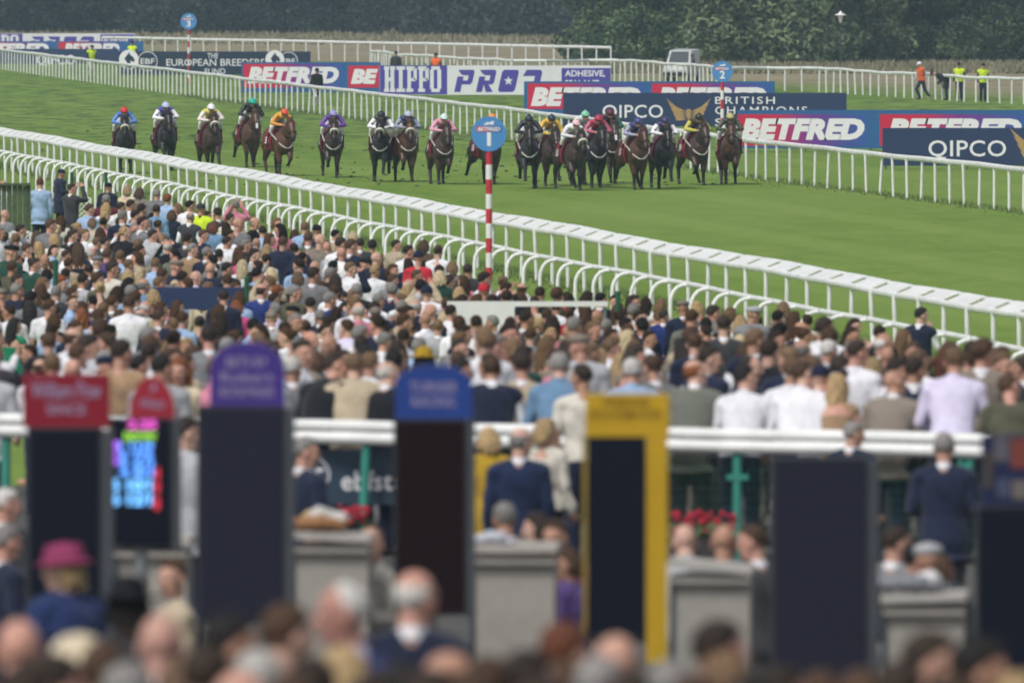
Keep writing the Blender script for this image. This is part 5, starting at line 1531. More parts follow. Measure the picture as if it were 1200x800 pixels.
P(187, 413, 'm', 'suit', 'lightgrey', 'short', 'black', 'stand', -45, 0)
P(1150, 440, 'm', 'waist', 'taupe', 'curly', 'brown', 'sip', -45, -10, 'young man with curly hair and hand at mouth, right end of rail', h=1.6, mark='the young man with hand at mouth')
P(1185, 446, 'm', 'tee', 'olive', 'short', 'brown', 'lean', -45, 0, 'man in olive tee shirt at the right edge', h=1.55)
P(1002, 428, 'm', 'shirt', 'white', 'short', 'dark', 'stand', -45, -20, None, h=1.62); P(1070, 440, 'm', 'waist', 'navy', 'short', 'dark', 'stand', -45, 0, None, h=1.6)
P(1040, 405, 'm', 'shirt', 'offwhite', 'bald0', 'grey')
# in the ring, between the hand rail and the boards
P(353, 510, 'm', 'suit', 'navy', 'short', 'grey', 'fold', -45, -45, 'grey haired man in navy suit in front of the ring emblem banner', mark='the grey haired man before the banner')
P(573, 500, 'f', 'coat', 'mustard', 'bob', 'blonde', 'stand', 0, 5, 'woman with blonde bob in mustard coat beside the blue signed board', mark='the woman in the mustard coat')
P(608, 499, 'm', 'suit', (.014, .026, .07), 'fringe', 'grey', 'stand', -45, 0, 'balding man in dark blue suit between the mustard and cream jackets', mark='the balding man in dark blue suit')
P(638, 478, 'f', 'blouse', 'offwhite', 'bob', 'blonde', 'stand', -45, -15, 'woman with short blonde hair in cream flecked jacket', mark='the woman in the cream flecked jacket')
P(1106, 504, 'm', 'suit', 'navy', 'buzz', 'grey', 'fold', 0, -5, 'grey haired man in navy suit standing by the teal posts', mark='the man in navy suit by the teal posts')
P(998, 484, 'm', 'suit', 'navy', 'short', 'grey', 'stand', -45, -25, 'grey haired man in navy suit above the tall black board', mark='the grey haired man above the tall black board')
P(213, 486, 'm', 'suit', 'lightgrey', 'short', 'dark', 'fold', -45, -30, 'man in pale grey suit between the red dome and purple sign')
# bookmakers' staff and customers around the boards
P(77, 626, 'f', 'coat', (.018, .032, .10), 'bob', 'blonde', 'stand', 45, 30, 'woman in small pink hat and dark blue coat at the left', hat='dome', hatc='hotpink', mark='the woman in the pink hat')
P(3, 570, 'm', 'suit', 'charcoal', 'short', 'white', 'stand', -45, -30); P(4, 612, 'm', 'suit', 'navy', 'short', 'grey', 'stand', 0, -60)
P(205, 652, 'm', 'suit', 'beige', 'short', 'brown', 'stand', 45, 100, 'man in profile beside the left grey stand')
P(150, 672, 'f', 'coat', 'charcoal', 'bob', 'black', 'stand', 0, 0, 'woman in wide black hat and charcoal coat before the left stand', hat='brim', hatc='black', mark='the woman in the wide black hat')
P(440, 614, 'm', 'shirt', 'offwhite', 'receding', 'light', 'fold', 45, 120, 'man in off-white shirt facing left behind the second grey stand')
P(368, 597, 'f', 'blouse', 'tan', 'bob', 'blonde', 'fold', 0, 160, 'woman with blonde bob and tan blouse behind the second grey stand')
P(594, 586, 'm', 'coat', 'taupe', 'short', 'grey', 'fold', 0, 20); P(634, 600, 'f', 'coat', 'navy', 'bob', 'dark', 'fold', 45, 30); P(655, 606, 'm', 'shirt', 'pink', 'short', 'brown', 'fold', 0, 150)
P(668, 640, 'f', 'coat', 'purple', 'bob', 'brown', 'fold', 45, 60)
P(812, 625, 'm', 'shirt', 'lightgrey', 'bald0', 'grey', 'lean', 0, 10, 'bald man bending at the stand below the red flowers', mark='the bald man at the fourth stand'); P(848, 612, 'm', 'coat', 'grey', 'bald0', 'grey', 'fold', 0, 0, 'bald man in grey coat beside the fence planter')
P(888, 612, 'm', 'suit', 'charcoal', 'short', 'brown', 'fold', 45, 30)
P(1046, 614, 'm', 'suit', 'grey', 'short', 'dark', 'fold', -45, -20, 'man in grey suit and white collar right of the tall black board', mark='the man in grey suit by the black board')
P(1090, 634, 'm', 'coat', 'charcoal', 'none', 'grey', 'fold', 0, 10, 'person in pale flat cap behind the right grey stand', hat='flatcap', hatc='lightgrey'); P(1100, 650, 'f', 'coat', 'olive', 'bob', 'brown', 'fold', -45, 0); P(1072, 632, 'm', 'suit', 'charcoal', 'short', 'black', 'fold', -45, 0)
# nearest heads along the bottom
P(482, 664, 'm', 'suit', 'navy', 'fringe', 'white', 'stand', -45, 0, 'balding white haired man in navy suit below the blue sign', mark='the balding man in navy below the blue sign')
P(408, 679, 'm', 'suit', 'royal', 'receding', 'white', 'stand', 45, 60, 'ruddy white haired man in blue suit below the second stand', mark='the ruddy man in blue suit', skin=(.40, .20, .155), under='lilac')
P(22, 720, 'm', 'suit', 'taupe', 'bald0', 'grey', 'stand', 0, 0); P(92, 738, 'f', 'coat', 'olive', 'bob', 'blonde', 'stand', 0, 0, 'woman in domed cream hat at the bottom left', hat='dome', hatc='cream', mark='the woman in the domed cream hat')
P(188, 714, 'm', 'suit', 'lightgrey', 'bald0', 'grey', 'stand', 0, 0, 'pink bald man at the bottom below the black hat', skin=(.48, .27, .22)); P(262, 715, 'm', 'suit', 'navy', 'short', 'black', 'stand', -45, -30, 'black haired man with white collar at bottom below the purple sign', mark='the black haired man below the purple sign')
P(302, 757, 'm', 'coat', 'grey', 'short', 'white', 'stand', 0, 0); P(330, 703, 'm', 'coat', 'charcoal', 'short', 'brown', 'stand', -45, -10, 'man with brown hair at the bottom right of the purple sign'); P(402, 757, 'f', 'coat', 'taupe', 'bob', 'blonde', 'stand', 0, 0)
P(366, 766, 'm', 'suit', 'black', 'short', 'dark', 'stand', 0, 0); P(520, 757, 'm', 'suit', 'grey', 'fringe', 'brown', 'stand', -45, -20); P(470, 772, 'm', 'suit', 'navy', 'short', 'black', 'stand', 0, 0); P(572, 765, 'm', 'suit', 'brown', 'short', 'brown', 'stand', 0, 0)
P(612, 757, 'm', 'suit', 'navy', 'short', 'dark', 'stand', -45, -15); P(656, 724, 'm', 'coat', 'taupe', 'short', 'auburn', 'stand', -45, 0); P(662, 774, 'f', 'coat', 'taupe', 'bob', 'brown', 'stand', 0, 0); P(722, 738, 'm', 'shirt', 'offwhite', 'bald0', 'grey', 'stand', 0, 0, 'bald man below the yellow framed board', mark='the bald man below the yellow board')
P(785, 770, 'm', 'coat', 'grey', 'short', 'grey', 'stand', 0, 0); P(836, 722, 'm', 'suit', 'charcoal', 'short', 'dark', 'stand', -45, -20, 'dark haired man below the fourth grey stand'); P(852, 764, 'f', 'coat', 'tan', 'bob', 'light', 'stand', 45, 0); P(906, 774, 'm', 'suit', 'charcoal', 'buzz', 'dark', 'stand', -45, -20)
P(1083, 735, 'm', 'suit', 'grey', 'short', 'dark', 'stand', -45, -50, 'dark haired man in grey suit with lilac collar, bottom right', mark='the man in grey suit at bottom right', under='lilac'); P(1140, 744, 'm', 'suit', 'navy', 'quiff', 'black', 'stand', -45, -40, 'black haired man in profile at the bottom right corner', mark='the black haired man at bottom right')
P(1010, 780, 'm', 'suit', 'navy', 'short', 'brown', 'stand', 0, 0); P(1192, 788, 'f', 'coat', 'beige', 'bob', 'blonde', 'stand', 0, 0); P(145, 772, 'm', 'coat', 'charcoal', 'short', 'grey', 'stand', -45, 0); P(215, 770, 'f', 'coat', 'taupe', 'bob', 'light', 'stand', 0, 0); P(28, 772, 'm', 'coat', 'black', 'short', 'dark', 'stand', -45, 0); P(962, 786, 'f', 'coat', 'navy', 'bob', 'brown', 'stand', 0, 0)
for _x, _y, _t, _c, _h, _k in ((58, 762, 'suit', 'navy', 'short', 'dark'), (120, 748, 'coat', 'black', 'short', 'brown'), (240, 752, 'suit', 'charcoal', 'short', 'dark'), (275, 780, 'coat', 'taupe', 'fringe', 'grey'), (340, 786, 'suit', 'grey', 'short', 'brown'), (436, 784, 'suit', 'navy', 'quiff', 'dark'), (500, 786, 'coat', 'charcoal', 'curly', 'dark'), (548, 788, 'suit', 'black', 'buzz', 'brown'), (632, 786, 'suit', 'grey', 'short', 'dark'), (700, 764, 'coat', 'navy', 'receding', 'grey'), (812, 786, 'suit', 'navy', 'short', 'brown'), (880, 786, 'coat', 'charcoal', 'short', 'black'), (1052, 770, 'coat', 'navy', 'short', 'dark'), (1110, 785, 'suit', 'charcoal', 'short', 'brown')):
    P(_x, _y, 'm', _t, _c, _h, _k, 'stand', -45 if _x % 4 else 0, -12)
P(738, 782, 'm', 'suit', 'charcoal', 'short', 'dark', 'stand', 0, 0)

# ---- everyone else: filled in over the lawn
frng = random.Random(5)
def upper(x): return float(np.interp(x, [0, 60, 120, 200, 260, 300, 400, 480, 540, 600, 700, 800, 900, 1000, 1100, 1200], [258, 256, 236, 230, 240, 250, 266, 286, 305, 326, 340, 350, 360, 372, 394, 402]))
def weighted(r, items):
    t = sum(w for _, w in items); k = r.random() * t
    for v, w in items:
        k -= w
        if k <= 0: return v
    return items[-1][0]
def random_looks(r):
    sex = 'm' if r.random() < .74 else 'f'
    if sex == 'm':
        top = weighted(r, [('suit', 34), ('shirt', 38), ('coat', 8), ('waist', 8), ('tee', 7), ('tweed', 5)])
        col = weighted(r, {'suit': [('navy', 32), ('charcoal', 14), ('grey', 20), ('black', 6), ('royal', 6), ('beige', 8), ('lightgrey', 14)], 'shirt': [('white', 60), ('lightblue', 18), ('pink', 5), ('lilac', 5), ('black', 6), ('denim', 6)],
                           'coat': [('black', 16), ('navy', 24), ('olive', 10), ('lightgrey', 14), ('grey', 16), ('beige', 12), ('maroon', 5)], 'waist': [('navy', 40), ('charcoal', 25), ('grey', 20), ('taupe', 15)], 'tee': [('white', 25), ('grey', 20), ('navy', 20), ('black', 15), ('beige', 10), ('red', 5)], 'tweed': [('taupe', 25), ('olive', 25), ('greengrey', 35), ('grey', 25)]}[top])
        hair = weighted(r, [('short', 46), ('quiff', 20), ('buzz', 14), ('fringe', 5), ('receding', 6), ('bald0', 4), ('curly', 8)])
        hc = weighted(r, [('dark', 38), ('brown', 25), ('black', 13), ('light', 10), ('grey', 10), ('ginger', 1), ('white', 2)])
        if hair == 'fringe': hc = weighted(r, [('grey', 4), ('brown', 3), ('white', 2)])
    else:
        top = weighted(r, [('dress', 36), ('blouse', 36), ('coat', 28)])
        col = weighted(r, [('navy', 14), ('black', 13), ('white', 20), ('offwhite', 10), ('beige', 6), ('pink', 9), ('green', 3), ('red', 4), ('lightblue', 6), ('taupe', 9), ('magenta', 2), ('yellow', 2), ('darkgreen', 4)])
        hair = weighted(r, [('long', 36), ('wavy', 22), ('bob', 22), ('bun', 20)])
        hc = weighted(r, [('brown', 30), ('dark', 30), ('blonde', 20), ('light', 16), ('pale', 7), ('auburn', 5), ('black', 10)])
    q = dict(sex=sex, top=top, color=col, hair=hair, hairc=hc, pose=weighted(r, [('stand', 56), ('fold', 31), ('sip', 8), ('raise', 5)]) if sex == 'm' else weighted(r, [('stand', 55), ('fold', 45)]), yaw=weighted(r, [(0, 45), (-45, 38), (45, 17)]), rz=r.gauss(-22, 32), h=None)
    if r.random() < .06: q['rz'] = r.uniform(90, 270)
    if r.random() < .035 and sex == 'm': q['hat'] = weighted(r, [('cap', 2), ('flatcap', 3)]); q['hatc'] = weighted(r, [('navy', 2), ('taupe', 2), ('grey', 2), ('black', 2)]); q['hair'] = 'none'
    return q
NEAR = ((77, 626),)
def settle(q):
    sc_ = q.get('scale') or (frng.gauss(1.0, .045) if q['sex'] == 'm' else frng.gauss(1.0, .04))
    if q['y'] > 560: sc_ = 1.0
    q['scale'] = sc_
    full = 1.795 if q['sex'] == 'm' else 1.785 * .935
    if q['pose'] == 'lean': full = (1.66 if q['sex'] == 'm' else 1.56)
    h = full * sc_
    if q.get('h') and q['h'] != full: h = q['h']
    if q.get('hat') in ('brim', 'dome'): h += .04
    zone = (102.4, 420.0) if q['y'] < 470 else (63.4, 101.2) if q['y'] < 655 and (q['x'], q['y']) not in NEAR else (28.0, 61.8)
    q['d'] = solve_d(q['x'], q['y'], h, *zone)
    # a person at the rail stands just behind it, everybody keeps to the lawn
    p = pt(q['x'], q['y'], q['d']); q['X'] = p.x
    q['base'] = gz(p.x, q['d'])
    if q.get('h'): q['scale'] = sc_ * 1.0
    return q
for q in PP: settle(q)
for q in PP:
    if q['pose'] == 'lean' and 400 < q['y'] < 470:            # elbows on the hand rail
        q['d'] = rail_pt(q['x']).y + .43; p = pt(q['x'], q['y'], q['d']); q['X'] = p.x; q['base'] = gz(p.x, q['d'])
        q['scale'] = min(1.14, max(.9, (p.z - q['base']) / (1.66 if q['sex'] == 'm' else 1.55)))
people = list(PP)
CLEAR = {(777, 362): 46, (848, 370): 52, (513, 373): 42, (151, 349): 50, (1078, 359): 38, (277, 352): 34, (238, 338): 36, (306, 331): 32, (366, 312): 34, (331, 276): 36, (177, 268): 34, (223, 284): 30, (438, 310): 32, (462, 280): 28, (490, 294): 30, (35, 355): 46, (15, 372): 50, (612, 412): 60, (201, 246): 34, (84, 214): 46, (47, 208): 56, (70, 198): 36}
tries = 0
def crowd_ok(q, dx, dy):
    s = sc_at(q['d'])
    for o in people:
        if abs(o['y'] - q['y']) < dy and abs(o['x'] - q['x']) < dx * s: return False
        if (o['X'] - q['X']) ** 2 + (o['d'] - q['d']) ** 2 < .30: return False
    return True
while tries < 60000:
    tries += 1
    q = random_looks(frng)
    q['x'] = frng.uniform(-14, 1214); u = upper(q['x'])
    q['y'] = frng.uniform(u, 419)
    settle(q)
    if hoop_x(q['d']) - q['X'] < .7: continue
    if q['d'] < 105.6: continue
    if (528 < q['x'] < 708 and q['d'] < 179 and q['y'] < (366 if q['x'] < 604 else 358)) or (190 < q['x'] < 280 and q['d'] < 186 and q['y'] < 349): continue
    # keep sight lines to the picked-out people
    bad = False
    for o in PP:
        if q['d'] < o['d'] and abs(o['x'] - q['x']) < .115 * (sc_at(q['d']) + sc_at(o['d'])) and q['y'] - o['y'] < CLEAR.get((o['x'], o['y']), 22 if o.get('mark') else 9): bad = True; break
    if bad or not crowd_ok(q, .22, 7.0): continue
    people.append(q)
# rail row: people behind the hand rail between the picked-out ones
for i in range(400):
    q = random_looks(frng)
    if frng.random() < .5: q.update(sex='m', top='shirt', color='white', hair=weighted(frng, [('short', 3), ('quiff', 2), ('buzz', 2)]), hairc=weighted(frng, [('dark', 3), ('brown', 2), ('black', 1)])); q.pop('hat', None)
    q['pose'] = weighted(frng, [('lean', 4), ('fold', 2), ('stand', 1)])
    q['x'] = frng.uniform(-10, 1160); q['d'] = 105.2 + frng.random() * 2.2 + (rail_pt(q['x']).y - 104.2) * .6
    full = (1.785 if q['sex'] == 'm' else 1.67) * (.93 if q['pose'] == 'lean' else 1); q['scale'] = 1
    q['X'] = pt(q['x'], 430, q['d']).x; q['base'] = gz(q['X'], q['d'])
    z = q['base'] + full
    lo = 380; q['y'] = 400 - FPX * math.tan(math.atan2(z - CAM_Z, q['d']) + PITCH)
    if any(abs(o['x'] - q['x']) < (40 if o.get('hand') else 27) and o['d'] < 116 and o['y'] > 385 for o in people): continue
    if not crowd_ok(q, .3, 10): continue
    people.append(q)
for o in people:
    if o['pose'] == 'lean' and 101 < o['d'] < 116: o['d'] = max(o['d'], rail_pt(o['x']).y + .42)
people.sort(key=lambda q: q['d'])
LIMIT = 300
keep = [q for q in people if q.get('hand')]
rest = [q for q in people if not q.get('hand')]
single = keep + rest[:max(0, LIMIT - len(keep))]
mass = rest[max(0, LIMIT - len(keep)):]

# labels: looks first, then the nearest thing or person that can be found
MARKS = [(o['x'], o['y'], o['mark']) for o in PP if o.get('mark')] + [(573, 318, 'the striped pole numbered 1'), (617, 353, 'the plain white hoarding'), (235, 340, 'the navy crowd banner'), (724, 345, 'the green post by the white hoarding'),
         (78, 437, 'the red oblong sign'), (178, 441, 'the red domed sign'), (290, 400, 'the purple sign'), (508, 427, 'the blue sign'), (734, 455, 'the yellow sign'), (962, 535, 'the tall black board')]
seen_lab = set(q['label'] for q in people if q.get('label'))
def label_for(q):
    base = looks(q)
    near = sorted(MARKS, key=lambda m: ((m[0] - q['x']) / 1.0) ** 2 + ((m[1] - q['y']) * 1.6) ** 2)
    for m in near:
        dx, dy = q['x'] - m[0], q['y'] - m[1]
        if abs(dx) < 2 and abs(dy) < 2: continue
        way = ('left of' if dx < 0 else 'right of') if abs(dx) > abs(dy) * 1.3 else ('behind' if dy < 0 else 'in front of')
        l = '%s, %s %s' % (base, way, m[2])
        if len(l.split()) > 16: l = '%s, %s %s' % (base.replace(' with ', ' with ').replace('straight ', '').replace(' jacket', ''), way, m[2])
        if len(l.split()) > 16: continue
        if l not in seen_lab:
            seen_lab.add(l); return l
    return base
for q in single:
    if not q.get('label'): q['label'] = label_for(q)
    make_person(q['label'], (q['X'], q['d'], q['base']), R(q['rz']), q['sex'], q['top'], q['color'], q['hair'], q['hairc'], q['pose'], q['yaw'], q['scale'], q.get('skin'), None, q.get('hat'), q.get('hatc'), 'racegoers watching the race', q.get('under', 'white'))

# ---- the far part of the crowd, read as one mass
def low(me, ratio):
    k = ('low', me.name_full, ratio)
    if k not in _cache:
        lm = evaluated(me, lambda o: setattr(o.modifiers.new('d', 'DECIMATE'), 'ratio', ratio))
        n = len(lm.polygons); lm.calc_loop_triangles()
        t = np.empty(len(lm.loop_triangles) * 3, int); lm.loop_triangles.foreach_get("vertices", t)
        pm = np.empty(len(lm.loop_triangles), int); lm.loop_triangles.foreach_get("material_index", pm)
        _cache[k] = (mesh_np(lm).copy(), t.reshape(-1, 3), pm)
        bpy.data.meshes.remove(lm)
    return _cache[k]
def crowd_mass():
    V, T, C = [], [], []; base = 0
    for q in mass:
        Mx = Matrix.Translation((q['X'], q['d'], q['base'])) @ Matrix.Rotation(R(q['rz']), 4, 'Z') @ Matrix.Scale(q['scale'], 4)
        sex, pose = q['sex'], q['pose']
        bits = [(body_mesh(sex, pose, q['yaw']), prng.choice(SKINC[:5]), None, .10)]
        cc = COLS[q['color']]
        if q['top'] == 'waist': bits += [(garment(sex, pose, 'sleeves'), COLS['white'], None, .08)]
        bits += [(garment(sex, pose, q['top']), cc, None, .08)]
        if q['top'] in ('suit', 'tweed', 'waist'): bits += [(collar(sex, pose), COLS['white'], None, 1.0)]
        if q['top'] != 'dress': bits += [(garment(sex, pose, 'trousers'), COLS[prng.choice(['navy', 'charcoal', 'black', 'grey'])], None, .05)]
        hf = head_frame(sex, pose, q['yaw'])
        if q['hair'] not in ('none', 'bald0'): bits += [(hair_mesh(q['hair']), tuple(u * .9 for u in HAIRC[q['hairc']]), hf, .35)]
        if q.get('hat'): bits += [(hat_mesh(q['hat']), COLS[q['hatc']], hf, 1.0)]
        for me, col, loc, ratio in bits:
            v, t, pm = low(me, ratio)
            Mm = np.array(Mx @ loc if loc else Mx)
            V.append(v @ Mm[:3, :3].T + Mm[:3, 3]); T.append(t + base); base += len(v)
            k = prng.uniform(.85, 1.05)
            C.append(np.tile(np.array([col[0] * k, col[1] * k, col[2] * k, 1.0], dtype=np.float32), (len(v), 1)))
    if not V: return
    V, T, C = np.vstack(V), np.vstack(T), np.vstack(C)
    me = bpy.data.meshes.new('crowd')
    me.vertices.add(len(V)); me.vertices.foreach_set("co", V.ravel())
    me.loops.add(len(T) * 3); me.loops.foreach_set("vertex_index", T.ravel().astype(np.int32))
    me.polygons.add(len(T)); me.polygons.foreach_set("loop_start", np.arange(0, len(T) * 3, 3, dtype=np.int32))
    me.polygons.foreach_set("use_smooth", [True] * len(T))
    me.update(calc_edges=True); me.validate()
    at = me.attributes.new("tint", 'FLOAT_COLOR', 'POINT'); at.data.foreach_set("color", C.ravel())
    m = mat('crowd_cloth', (.3, .3, .3), .85, .15)
    an = N(m, "ShaderNodeAttribute"); an.attribute_name = "tint"
    L(m, mix(m, 1.0, an.outputs["Color"], ramp(m, noise(m, 12, 3, .6, 'World'), [(.3, g3(.8)), (.7, g3(1.12))]), 'MULTIPLY'), bsdf(m).inputs["Base Color"])
    me.materials.append(m)
    tag(link('crowd', me), 'far part of the crowd packed along the hooped rail', kind='stuff')
crowd_mass()
print('PEOPLE', len(people), 'single', len(single), 'mass', len(mass), 'polys')
# ================================================================== stewards beyond the course
def steward(x, yfeet, d, label, rz, color, pose='stand', cap='black', trousers='navy', under='navy', top='vest', yaw=0):
    p = pt(x, yfeet, d)
    make_person(label, (p.x, d, 0), R(rz), 'm', top, color, 'none' if cap else 'short', 'dark', pose, yaw, 1.0, None, trousers, 'cap' if cap else None, cap, 'course stewards', under, 'steward')
steward(107, 80, 640, 'steward in yellow vest and pale trousers by the far left hoardings', 200, 'hivis', 'stride', trousers='offwhite')
steward(155, 80, 665, 'steward in yellow vest half hidden behind the dark navy hoarding', 170, 'hivis')
steward(371, 124, 517, 'figure in black jacket and white trousers behind the far rail', 190, 'black', 'stride', trousers='white', top='coat')
steward(464, 90, 600, 'dark clad figure behind the start of the wavy rail', 190, 'charcoal', 'stand', top='coat')
steward(511, 95, 590, 'steward in orange vest above the violet hoarding', 160, 'orange', 'stand')
steward(1080, 119, 545, 'steward in orange vest walking along the wavy rail', 120, 'orange', 'stride', cap='white', under='lightgrey')
steward(1109, 120, 542, 'dark clad steward bending down beside the yellow vests', 90, 'black', 'stoop', top='coat', cap='black')
steward(1124, 121, 541, 'steward in yellow vest, left of the two standing in yellow', 165, 'hivis')
steward(1152, 122, 537, 'steward in yellow vest, right of the two standing in yellow', 195, 'hivis')

# ================================================================== horses
M['coat'] = tinted('horse_coat', .38, .75, 1.15, 5, None, .35)
M['points'] = tinted('horse_points', .5, .22, .4, 6, None, .3)
M['hoof'] = mat('hoof', (.03, .027, .024), .5)
M['mane'] = mat('mane', (.012, .010, .009), .6)
M['tack'] = mat('tack_leather', (.02, .014, .011), .5)
M['fleece'] = dirty('fleece', (.70, .68, .62), .95, .15, 30)
M['strap'] = mat('pale_strap', (.42, .40, .37), .6)
M['silk'] = tinted('racing_silk', .45, .88, 1.08, 8, None, .4, .5, 14)
M['breeches'] = dirty('white_breeches', (.70, .70, .70), .6, .15, 8)
M['boot'] = mat('riding_boot', (.012, .011, .012), .35)
M['helmet'] = tinted('helmet_silk', .35, .95, 1.05, 10, None, .4)
M['cloth_red'] = dirty('saddle_cloth', (.20, .012, .025), .8, .2, 8)
M['goggle'] = mat('goggles', (.03, .03, .035), .1, .6)
M['blaze'] = mat('white_blaze', (.62, .60, .58), .6)
FORE = {  # elbow, knee, fetlock, hoof tip in (side, forward, up)
    'down': [(.50, 1.02), (.58, .55), (.60, .19), (.69, .04)],
    'reach': [(.56, 1.05), (.92, .74), (1.14, .42), (1.25, .33)],
    'fold': [(.56, 1.03), (.84, .72), (.62, .47), (.52, .45)],
    'support': [(.46, 1.02), (.44, .55), (.33, .19), (.40, .04)]}
HIND = {  # stifle, hock, fetlock, hoof
    'under': [(-.50, .98), (-.62, .58), (-.30, .22), (-.18, .12)],
    'push': [(-.66, 1.0), (-1.02, .62), (-.98, .22), (-.90, .05)],
    'trail': [(-.70, 1.02), (-1.16, .74), (-1.36, .42), (-1.44, .36)],
    'plant': [(-.56, .98), (-.80, .58), (-.62, .20), (-.53, .04)]}
GAITS = {'a': ('down', 'fold', 'plant', 'push'), 'b': ('fold', 'down', 'push', 'under'), 'c': ('reach', 'support', 'trail', 'push'), 'd': ('support', 'reach', 'push', 'trail'), 'e': ('down', 'support', 'trail', 'under')}
def fw(s, f, z): return Vector((s, -f, z))            # forward is -Y
HRAD = [(.088, .118), (.118, .150), (.084, .112), (.068, .082), (.054, .058)]
_WZ = ([-1, 0, .5, .85, 1.25, 1.6, 2.2, 3], [-1, 0, .40, .68, 1.12, 1.535, 2.13, 2.93])
def warp(me, kx=1.1):
    a = mesh_np(me); a[:, 2] = np.interp(a[:, 2], *_WZ); a[:, 0] *= kx; set_np(me, a); return me
HEADPATH = [(1.10, 1.83), (1.27, 1.68), (1.42, 1.50), (1.52, 1.34), (1.55, 1.29)]
def horse_mesh(gait):
    k = ('horse', gait)
    if k in _cache: return _cache[k]
    mb = MB()
    B = [(-1.04, 1.30, .08, .12), (-.95, 1.28, .19, .23), (-.75, 1.26, .275, .33), (-.50, 1.23, .275, .32), (-.15, 1.19, .29, .33), (.20, 1.18, .28, .36), (.48, 1.20, .25, .37), (.68, 1.22, .21, .30), (.80, 1.24, .15, .20), (.86, 1.24, .06, .09)]
    mb.tube([fw(0, f, z) for f, z, a, b in B], [(a, b) for f, z, a, b in B], 28, up=(1, 0, 0))
    for s in (-1, 1):
        mb.ell(fw(s * .13, .58, 1.16), (.125, .20, .26)); mb.ell(fw(s * .15, -.72, 1.20), (.16, .34, .33))
        mb.ell(fw(s * .075, .74, 1.12), (.095, .11, .13))
    NK = [(.50, 1.34, .15, .27), (.72, 1.48, .125, .22), (.92, 1.62, .10, .17), (1.08, 1.73, .085, .135), (1.16, 1.80, .075, .10)]
    mb.tube([fw(0, f, z) for f, z, a, b in NK], [(a, b) for f, z, a, b in NK], 20, up=(1, 0, 0))
    HR = HRAD
    mb.tube([fw(0, f, z) for f, z in HEADPATH], HR, 20, up=(1, 0, 0))
    for s in (-1, 1):
        mb.ell(fw(s * .064, 1.25, 1.62), (.050, .11, .12)); mb.ell(fw(s * .102, 1.28, 1.715), (.020, .032, .028)); mb.ell(fw(s * .040, 1.545, 1.345), (.022, .03, .026))
        mb.cap(fw(s * .058, 1.10, 1.89), .030, fw(s * .072, 1.12, 2.01), .010)
    fore = GAITS[gait][:2]; hind = GAITS[gait][2:]
    for i, s in enumerate((-1, 1)):
        e, kn, ft, hf = FORE[fore[i]]
        x0, x1 = s * .155, s * .125
        mb.cap(fw(x0, *e), .125, fw(x1, *kn), .064); mb.ell(fw(x1, kn[0] + .01, kn[1]), (.064, .062, .072))
        mb.cap(fw(x1, *kn), .054, fw(x1, *ft), .043); mb.ell(fw(x1, *ft), (.052, .053, .050)); mb.cap(fw(x1, *ft), .042, fw(x1, *hf), .048)
        mb.ell(fw(x1, hf[0] + .012, hf[1]), (.056, .068, .044))
        st, hk, ft, hf = HIND[hind[i]]
        x0, x1 = s * .185, s * .195
        mb.cap(fw(x0, st[0] - .06, st[1] + .12), .19, fw(x0, st[0] - .08, st[1] - .10), .125); mb.cap(fw(x0, *st), .14, fw(x1, *hk), .066); mb.ell(fw(x1, hk[0] - .02, hk[1]), (.062, .074, .075))
        mb.cap(fw(x1, *hk), .056, fw(x1, *ft), .044); mb.ell(fw(x1, *ft), (.045, .047, .045)); mb.cap(fw(x1, *ft), .036, fw(x1, *hf), .042); mb.ell(fw(x1, hf[0] + .012, hf[1]), (.056, .068, .044))
    me = fuse(mb, 'horse', [M['coat'], M['points'], M['hoof']], .0145, 3)
    c = poly_centres(me)
    mi = np.zeros(len(c), int)
    # dark lower legs, muzzle and hooves
    joints = []
    for i, s in enumerate((-1, 1)):
        for tab, nm, xx in ((FORE, fore[i], .125), (HIND, hind[i], .195)):
            j = tab[nm]; joints.append((s * xx, j[1], j[2], j[3]))
    for x, kn, ft, hf in joints:
        for (f0, z0), (f1, z1) in ((kn, ft), (ft, hf)):
            for t in np.linspace(0, 1, 7):
                p = np.array(fw(x, f0 + (f1 - f0) * t, z0 + (z1 - z0) * t)); mi[((c - p) ** 2).sum(1) < .085 ** 2] = 1
        p = np.array(fw(x, hf[0] + .012, hf[1])); mi[((c - p) ** 2).sum(1) < .062 ** 2] = 2
    p = np.array(fw(0, 1.54, 1.31)); mi[((c - p) ** 2).sum(1) < .11 ** 2] = 1
    me.polygons.foreach_set("material_index", mi)
    _cache[k] = warp(me)
    return me
def head_strap(t, grow=.012, n=20, r=.011):
    """a loop round the head at t along it"""
    P = [Vector((0, -f, z)) for f, z in HEADPATH]; HR = HRAD
    i = min(int(t), 3); u = t - i
    c = P[i].lerp(P[i + 1], u); ra = HR[i][0] * (1 - u) + HR[i + 1][0] * u + grow; rb = HR[i][1] * (1 - u) + HR[i + 1][1] * u + grow
    d = (P[i + 1] - P[i]).normalized(); b = d.cross(Vector((1, 0, 0)))
    return [c + Vector((ra * math.cos(q), 0, 0)) + b * (rb * math.sin(q)) for q in [2 * PI * k / n for k in range(n)]], r
